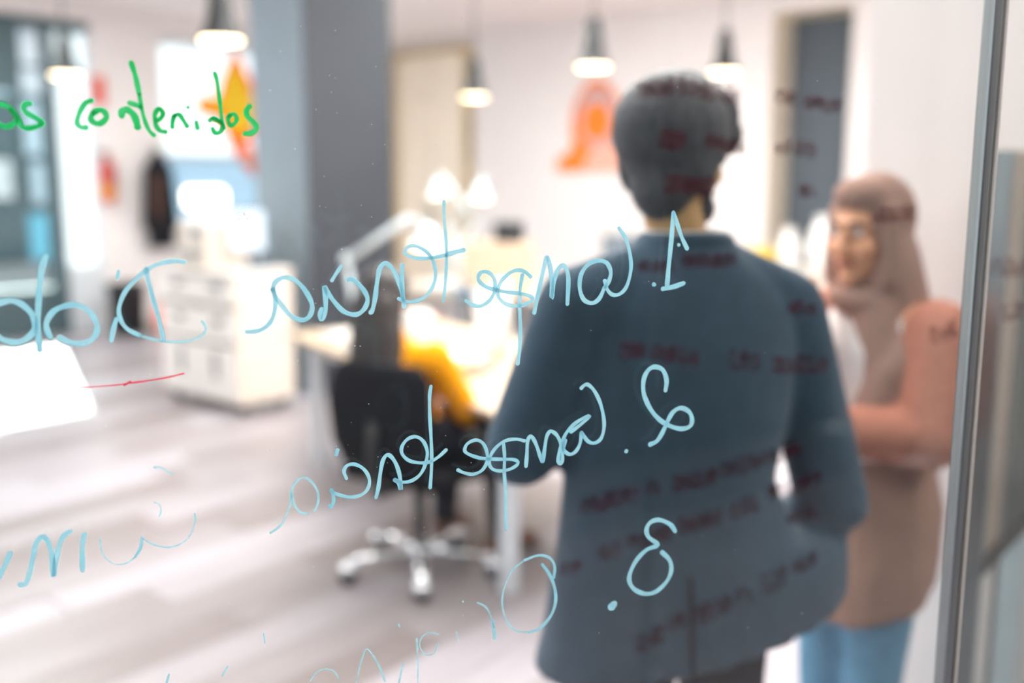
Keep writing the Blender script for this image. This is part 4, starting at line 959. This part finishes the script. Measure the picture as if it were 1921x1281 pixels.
# ------------------------------------------------------------------ people
def hand(mb, wrist, d, n, side, curl=(.35, .5, .4), k=1.0):
    """palm, four unequal bent fingers and a thumb; d along the hand, n the way the fingers curl, side towards the thumb"""
    w, d, n = V(wrist), V(d).normalized(), V(n)
    n = (n - d * n.dot(d)).normalized()
    s = d.cross(n) * side
    R = Matrix((s, d, n)).transposed()
    mb.cap(w - d * .02, w + d * .02, .026 * k, .026 * k)
    mb.ell(w + d * .055 * k, (.04 * k, .052 * k, .016 * k), R)
    for j, (o, L) in enumerate(((.03, .072), (.0105, .082), (-.0095, .076), (-.029, .06))):
        p = w + d * (.096 - .004 * abs(j - 1)) * k + s * o * k
        a = .12
        mb.cap(w + d * .05 * k + s * o * .8 * k, p, .0095 * k, .0092 * k, 8)
        for q, frac in enumerate((.45, .32, .25)):
            a += curl[q]
            e = p + (d * cos(a) + n * sin(a)) * (L * frac * k)
            mb.cap(p, e, (.0092 - .0008 * q) * k, (.0086 - .0008 * q) * k, 8)
            p = e
    p0 = w + d * .02 * k + s * .026 * k
    p1 = p0 + (d * .62 + s * .7 + n * .3).normalized() * .045 * k
    p2 = p1 + (d * .85 + s * .25 + n * .45).normalized() * .034 * k
    p3 = p2 + (d * .85 + s * .0 + n * .5).normalized() * .026 * k
    mb.cap(p0, p1, .014 * k, .0115 * k, 8).cap(p1, p2, .0115 * k, .01 * k, 8).cap(p2, p3, .01 * k, .008 * k, 8)
def head_shape(mb, c, R, k=1.0):
    P = lambda x, y, z: V(c) + R @ V((x * k, y * k, z * k))
    mb.ell(P(0, -.012, .03), (.074 * k, .092 * k, .09 * k), R)
    mb.ell(P(0, .026, -.042), (.058 * k, .062 * k, .078 * k), R)
    mb.ell(P(0, .066, -.102), (.026 * k, .022 * k, .019 * k), R)
    mb.ell(P(0, .074, .026), (.046 * k, .016 * k, .012 * k), R)
    mb.cap(P(0, .088, .006), P(0, .108, -.034), .009 * k, .0135 * k, 10)
    for sx in (-1, 1):
        mb.ell(P(sx * .04, .062, -.03), (.022 * k, .02 * k, .024 * k), R)
        mb.ell(P(sx * .076, -.006, -.008), (.011 * k, .026 * k, .034 * k), R)
        mb.ell(P(sx * .013, .1, -.036), (.009 * k, .01 * k, .008 * k), R)
def face_parts(parent, c, R, brow, k=1.0):
    P = lambda x, y, z: V(c) + R @ V((x * k, y * k, z * k))
    for sx in (-1, 1):
        e = MB().ell(P(sx * .031, .08, .006), (.013 * k, .01 * k, .009 * k), R).build('eye', M['ceramic'], parent, True)
        MB().ell(P(sx * .031, .0875, .006), (.006 * k, .004 * k, .006 * k), R).build('iris', M['eye'], e, True)
        MB().tube([P(sx * .014, .091, .026), P(sx * .032, .09, .032), P(sx * .05, .078, .027)], .0042, 8).build('eyebrow', brow, parent, True)
    MB().tube([P(-.024, .084, -.066), P(-.01, .094, -.064), P(0, .096, -.065), P(.01, .094, -.064), P(.024, .084, -.066)], [.003, .006, .0065, .006, .003], 8).build('lips', M['lips'], parent, True)
def figure(name, parent, m, J, headR, k=1.0):
    mb = MB()
    mb.ell(J['pelvis'], (.15 * k, .105 * k, .12 * k)).ell(J['waist'], (.125 * k, .09 * k, .14 * k)).ell(J['chest'], (.15 * k, .1 * k, .15 * k))
    mb.cap(J['pelvis'], J['waist'], .1 * k, .1 * k).cap(J['waist'], J['chest'], .1 * k, .1 * k)
    mb.cap(J['shL'], J['shR'], .05 * k, .05 * k)
    mb.cap(J['neck'], V(J['head']) + headR @ V((0, -.02, -.06)), .052 * k, .05 * k)
    mb.cap(J['chest'], J['neck'], .08 * k, .055 * k)
    for s in 'LR':
        mb.cap(J['sh' + s], J['el' + s], .047 * k, .039 * k).cap(J['el' + s], J['wr' + s], .039 * k, .027 * k)
        mb.cap(J['hip' + s], J['kn' + s], .08 * k, .055 * k).cap(J['kn' + s], J['an' + s], .053 * k, .036 * k)
        mb.cap(J['an' + s], J['toe' + s], .036 * k, .03 * k)
        h = J['hand' + s]
        hand(mb, J['wr' + s], h[0], h[1], h[2], h[3], k)
    head_shape(mb, J['head'], headR, k)
    return mb.blob('body', m, parent, .0062, 2)
def trousers(parent, J, m, top, k=1.0, r=(.098, .074, .062)):
    mb = MB()
    mb.ell(J['pelvis'], (.172 * k, .13 * k, .13 * k))
    for s in 'LR':
        mb.cap(J['hip' + s], J['kn' + s], r[0], r[1]).cap(J['kn' + s], V(J['an' + s]) + V((0, 0, .02)), r[1], r[2])
    return mb.blob('trousers', m, parent, .014, 5)
def shoe(parent, an, toe, m):
    a, t = V(an), V(toe)
    d = V((t.x - a.x, t.y - a.y, 0)).normalized()
    g = V((a.x, a.y, 0))
    mb = MB()
    mb.cap(g + d * -.035 + V((0, 0, .05)), g + d * .16 + V((0, 0, .042)), .046, .04).cap(g + V((0, 0, .1)), g + d * .08 + V((0, 0, .05)), .047, .044)
    o = mb.blob('shoe', m, parent, .009, 4)
    R = Matrix.Rotation(math.atan2(d.y, d.x) - pi / 2, 3, 'Z')
    MB().box(g + d * .062 + V((0, 0, .01)), (.088, .285, .02), rot=R, bev=.008).build('sole', M['dark_rail'], o)

# --- the man in the navy jacket, seen from behind
man = thing('person', 'person in navy jacket with dark hair standing with back turned behind the written glass', 'person', (.31, 1.75, 0), radians(18))
hR = Matrix.Rotation(radians(-58), 3, 'Z') @ Matrix.Rotation(radians(-6), 3, 'X')
J = dict(pelvis=(0, 0, .95), waist=(0, 0, 1.1), chest=(0, 0, 1.29), neck=(-.01, .0, 1.48), head=(-.02, .025, 1.662),
         shL=(-.19, 0, 1.39), elL=(-.295, .04, 1.15), wrL=(-.17, .27, 1.13), shR=(.19, 0, 1.39), elR=(.312, -.02, 1.0), wrR=(.2, .12, .86),
         hipL=(-.09, 0, .9), knL=(-.1, .01, .49), anL=(-.11, -.02, .08), toeL=(-.13, .13, .04),
         hipR=(.09, 0, .9), knR=(.11, .02, .49), anR=(.13, 0, .08), toeR=(.16, .15, .04))
J['handL'] = ((.9, .4, .05), (0, .2, 1), -1, (.4, .6, .5))
J['handR'] = ((-.25, .15, -.95), (-.9, 0, .2), 1, (.3, .4, .3))
figure('person', man, M['skin_man'], J, hR)
face_parts(man, J['head'], hR, M['hair'])
trousers(man, J, M['trouser_dark'], .98)
shoe(man, J['anL'], J['toeL'], M['shoe'])
shoe(man, J['anR'], J['toeR'], M['shoe'])
mb = MB()
mb.loft([((.03, -.005, .79), .315, .175), ((.04, -.005, .86), .305, .168), ((.042, -.005, .925), .296, .16), ((-.012, -.005, .975), .228, .15), ((-.025, 0, 1.08), .202, .14), ((-.01, 0, 1.2), .21, .14), ((0, 0, 1.32), .215, .13),
         ((0, .0, 1.4), .2, .115), ((-.005, .0, 1.455), .155, .1), ((-.01, .0, 1.49), .105, .088), ((-.01, .0, 1.53), .078, .074)])
mb.cap((-.215, 0, 1.4), J['elL'], .068, .068).cap(J['elL'], (-.185, .25, 1.13), .068, .056)
mb.cap((-.06, 0, 1.46), (-.215, 0, 1.405), .06, .068).cap((.05, 0, 1.46), (.2, 0, 1.39), .06, .068)
mb.cap((.205, 0, 1.385), J['elR'], .07, .07).cap(J['elR'], (.24, .1, .87), .068, .056).cap((.25, .08, .88), (.26, .02, .8), .062, .05)
for v in mb.bm.verts:                                    # the hem hangs lower on the left side
    if v.co.z < 1.0:
        v.co.z += .17 * v.co.x * min(1, (1.0 - v.co.z) / .15)
jk = mb.blob('jacket', M['navy'], man, .011, 6)
MB().tube([(.078 * cos(t * pi / 12) - .01, .074 * sin(t * pi / 12) + .004, 1.505 - .012 * sin(t * pi / 12)) for t in range(25)], .013, 10).build('collar', M['navy'], jk, True)
MB().tube([(.066 * cos(t * pi / 12) - .01, .064 * sin(t * pi / 12) + .004, 1.52) for t in range(25)], .012, 10).build('shirt_collar', M['shirt'], man, True)
MB().tube([(-.06, -.152, .96), (-.06, -.164, .88), (-.058, -.17, .77)], .004, 8).build('back_vent', M['trouser_dark'], jk, True)
P = lambda x, y, z: V(J['head']) + hR @ V((x, y, z))
mb = MB()
mb.ell(P(0, -.018, .036), (.097, .118, .103), hR).ell(P(.008, -.045, -.045), (.062, .052, .078), hR).ell(P(0, .075, .075), (.075, .065, .06), hR).ell(P(0, .135, .05), (.056, .045, .046), hR)
mb.ell(P(0, .0, .108), (.06, .07, .038), hR)
for sx in (-1, 1):
    mb.ell(P(sx * .068, -.02, -.005), (.02, .05, .07), hR)
rr = random.Random(5)
for q in range(46):
    a, e = rr.uniform(-pi, pi), rr.uniform(-.5, 1.4)
    c0 = V((.084 * cos(e) * sin(a), -.018 - .1 * cos(e) * cos(a), .036 + .09 * sin(e)))
    if c0.y > .05 and c0.z < .03:
        continue
    mb.cap(P(*c0), P(*(c0 * 1.04 + V((0, .02, -.025)))), .013, .007, 6)
mb.blob('hair', M['hair'], man, .008, 2)
mb = MB()
mb.ell(P(0, .05, -.09), (.058, .05, .04), hR)
for sx in (-1, 1):
    mb.cap(P(sx * .058, .01, -.045), P(sx * .04, .05, -.09), .014, .016)
mb.cap(P(-.03, .092, -.052), P(.03, .092, -.052), .008, .008)
mb.blob('beard', M['hair'], man, .007, 2)

# --- the woman in the dusty rose hijab, facing left
wo = thing('person', 'person in dusty rose hijab and salmon cardigan, one hand at the chin, right side', 'person', (.845, 2.27, 0), radians(118))
hR = Matrix.Rotation(radians(8), 3, 'Z') @ Matrix.Rotation(radians(-4), 3, 'X')
J = dict(pelvis=(0, 0, .88), waist=(0, 0, 1.02), chest=(0, 0, 1.19), neck=(0, .01, 1.35), head=(0, .055, 1.5),
         shL=(-.15, 0, 1.305), elL=(-.2, .05, 1.07), wrL=(.0, .235, 1.075), shR=(.15, 0, 1.305), elR=(.12, .17, 1.07), wrR=(.055, .225, 1.27),
         hipL=(-.07, .0, .84), knL=(-.07, .03, .46), anL=(-.07, .02, .08), toeL=(-.08, .16, .035),
         hipR=(.085, 0, .84), knR=(.08, .03, .46), anR=(.09, .0, .08), toeR=(.11, .14, .035))
J['handL'] = ((.95, .25, .05), (0, -.9, .1), -1, (.2, .3, .3))
J['handR'] = ((-.12, .03, 1), (-.3, -1, 0), 1, (.35, .7, .6))
figure('person', wo, M['skin'], J, hR, .93)
face_parts(wo, J['head'], hR, M['hair_black'], .93)
trousers(wo, J, M['denim'], .9, .93, (.09, .068, .058))
shoe(wo, J['anL'], J['toeL'], M['sneaker'])
shoe(wo, J['anR'], J['toeR'], M['sneaker'])
mb = MB()
mb.loft([((0, .01, .96), .14, .11), ((0, .012, 1.1), .145, .115), ((0, .012, 1.24), .15, .115), ((0, .01, 1.32), .11, .085), ((0, .012, 1.37), .065, .062)])
mb.blob('t_shirt', M['shirt'], wo, .012, 4)
mb = MB()
mb.loft([((0, .02, .66), .185, .15), ((0, .015, .75), .188, .15), ((0, .0, .87), .18, .14), ((0, .0, 1.0), .148, .12), ((0, -.0, 1.06), .14, .115)])
for v in mb.bm.verts:
    if v.co.z < .9:
        v.co.z -= .5 * (v.co.y - .02) * (.9 - v.co.z) / .3
        q = math.atan2(v.co.y, v.co.x)
        k = 1 + .05 * sin(9 * q) * min(1, (.95 - v.co.z) / .2)
        v.co.x *= k
        v.co.y *= k
mb.blob('tunic', M['tunic'], wo, .012, 5)
mb = MB()
mb.loft([((0, -.03, .96), .15, .105), ((0, -.035, 1.1), .17, .105), ((0, -.03, 1.24), .175, .1), ((0, -.02, 1.315), .14, .085), ((0, -.015, 1.36), .07, .06)])
mb.cap((-.15, -.01, 1.29), J['elL'], .074, .07).cap(J['elL'], (-.02, .22, 1.075), .068, .052)
mb.cap((.15, -.01, 1.29), J['elR'], .074, .068).cap(J['elR'], (.065, .215, 1.235), .064, .048)
mb.blob('cardigan', M['cardigan'], wo, .011, 5)
P = lambda x, y, z: V(J['head']) + hR @ V((x, y, z))
mb = MB()
mb.ell(P(0, -.03, .034), (.088, .098, .1), hR).ell(P(0, -.04, -.05), (.085, .08, .1), hR).ell(P(0, .02, .085), (.062, .065, .042), hR)
mb.ell(P(0, .012, -.145), (.085, .075, .045), hR)
for sx in (-1, 1):
    mb.cap(P(sx * .068, .012, .05), P(sx * .066, .02, -.1), .022, .03)
mb.cap(P(-.03, -.03, -.05), (-.05, -.02, 1.26), .072, .08)
mb.cap(P(.02, -.03, -.06), (.05, -.02, 1.28), .07, .08)
mb.cap(P(-.035, .015, -.16), (-.1, .07, 1.14), .055, .05)
mb.cap((-.1, .06, 1.2), (-.08, .1, 1.09), .055, .045)
mb.cap((-.1, .03, 1.22), (-.14, .04, 1.1), .07, .05)
mb.blob('hijab', M['hijab'], wo, .009, 4)

# --- the person in mustard at the desk, seen from behind
se = thing('person', 'person in mustard sweater with long dark hair seated at the work desk', 'person', CH, CR)
hR = Matrix.Rotation(radians(-12), 3, 'Z') @ Matrix.Rotation(radians(-10), 3, 'X')
J = dict(pelvis=(0, -.05, .6), waist=(-.03, -.07, .7), chest=(-.07, -.06, .84), neck=(-.1, -.05, 1.0), head=(-.135, -.02, 1.14),
         shL=(-.22, -.03, .93), elL=(-.28, .12, .75), wrL=(-.1, .42, .8), shR=(.11, -.03, .92), elR=(.2, .05, .7), wrR=(.13, .26, .66),
         hipL=(-.09, .02, .565), knL=(-.11, .4, .56), anL=(-.12, .36, .1), toeL=(-.13, .5, .04),
         hipR=(.09, .02, .565), knR=(.12, .4, .56), anR=(.2, .32, .1), toeR=(.25, .44, .04))
J['handL'] = ((.3, .95, -.05), (0, 0, -1), -1, (.15, .2, .2))
J['handR'] = ((-.2, .95, -.1), (0, 0, -1), 1, (.15, .2, .2))
figure('person', se, M['skin'], J, hR, .93)
face_parts(se, J['head'], hR, M['hair_black'], .93)
trousers(se, J, M['trouser_dark'], .6, .93, (.09, .07, .058))
shoe(se, J['anL'], J['toeL'], M['wood_brown'])
shoe(se, J['anR'], J['toeR'], M['wood_brown'])
mb = MB()
mb.cap((0, -.05, .62), (-.06, -.055, .84), .13, .125).cap((-.045, -.05, .66), (-.05, -.05, .8), .14, .14)
mb.cap((-.21, -.04, .91), (.1, -.04, .9), .072, .072).cap((-.06, -.05, .86), (-.1, -.04, .99), .12, .065)
mb.cap(J['shL'], J['elL'], .068, .06).cap(J['elL'], (-.118, .39, .795), .058, .04)
mb.cap(J['shR'], J['elR'], .068, .06).cap(J['elR'], (.137, .24, .664), .058, .04)
mb.blob('sweater', M['mustard'], se, .012, 5)
P = lambda x, y, z: V(J['head']) + hR @ V((x, y, z))
mb = MB()
mb.ell(P(0, -.02, .034), (.088, .105, .098), hR).ell(P(0, -.06, -.05), (.09, .06, .11), hR).ell(P(0, .05, .08), (.06, .045, .035), hR)
mb.cap(P(-.02, -.055, -.03), (-.16, -.125, .82), .085, .085).cap(P(.03, -.05, -.03), (-.05, -.125, .84), .08, .08)
for sx in (-1, 1):
    mb.cap(P(sx * .07, .0, .03), P(sx * .075, .0, -.14), .03, .028)
mb.blob('hair', M['hair_black'], se, .009, 3)
print('planks', count)
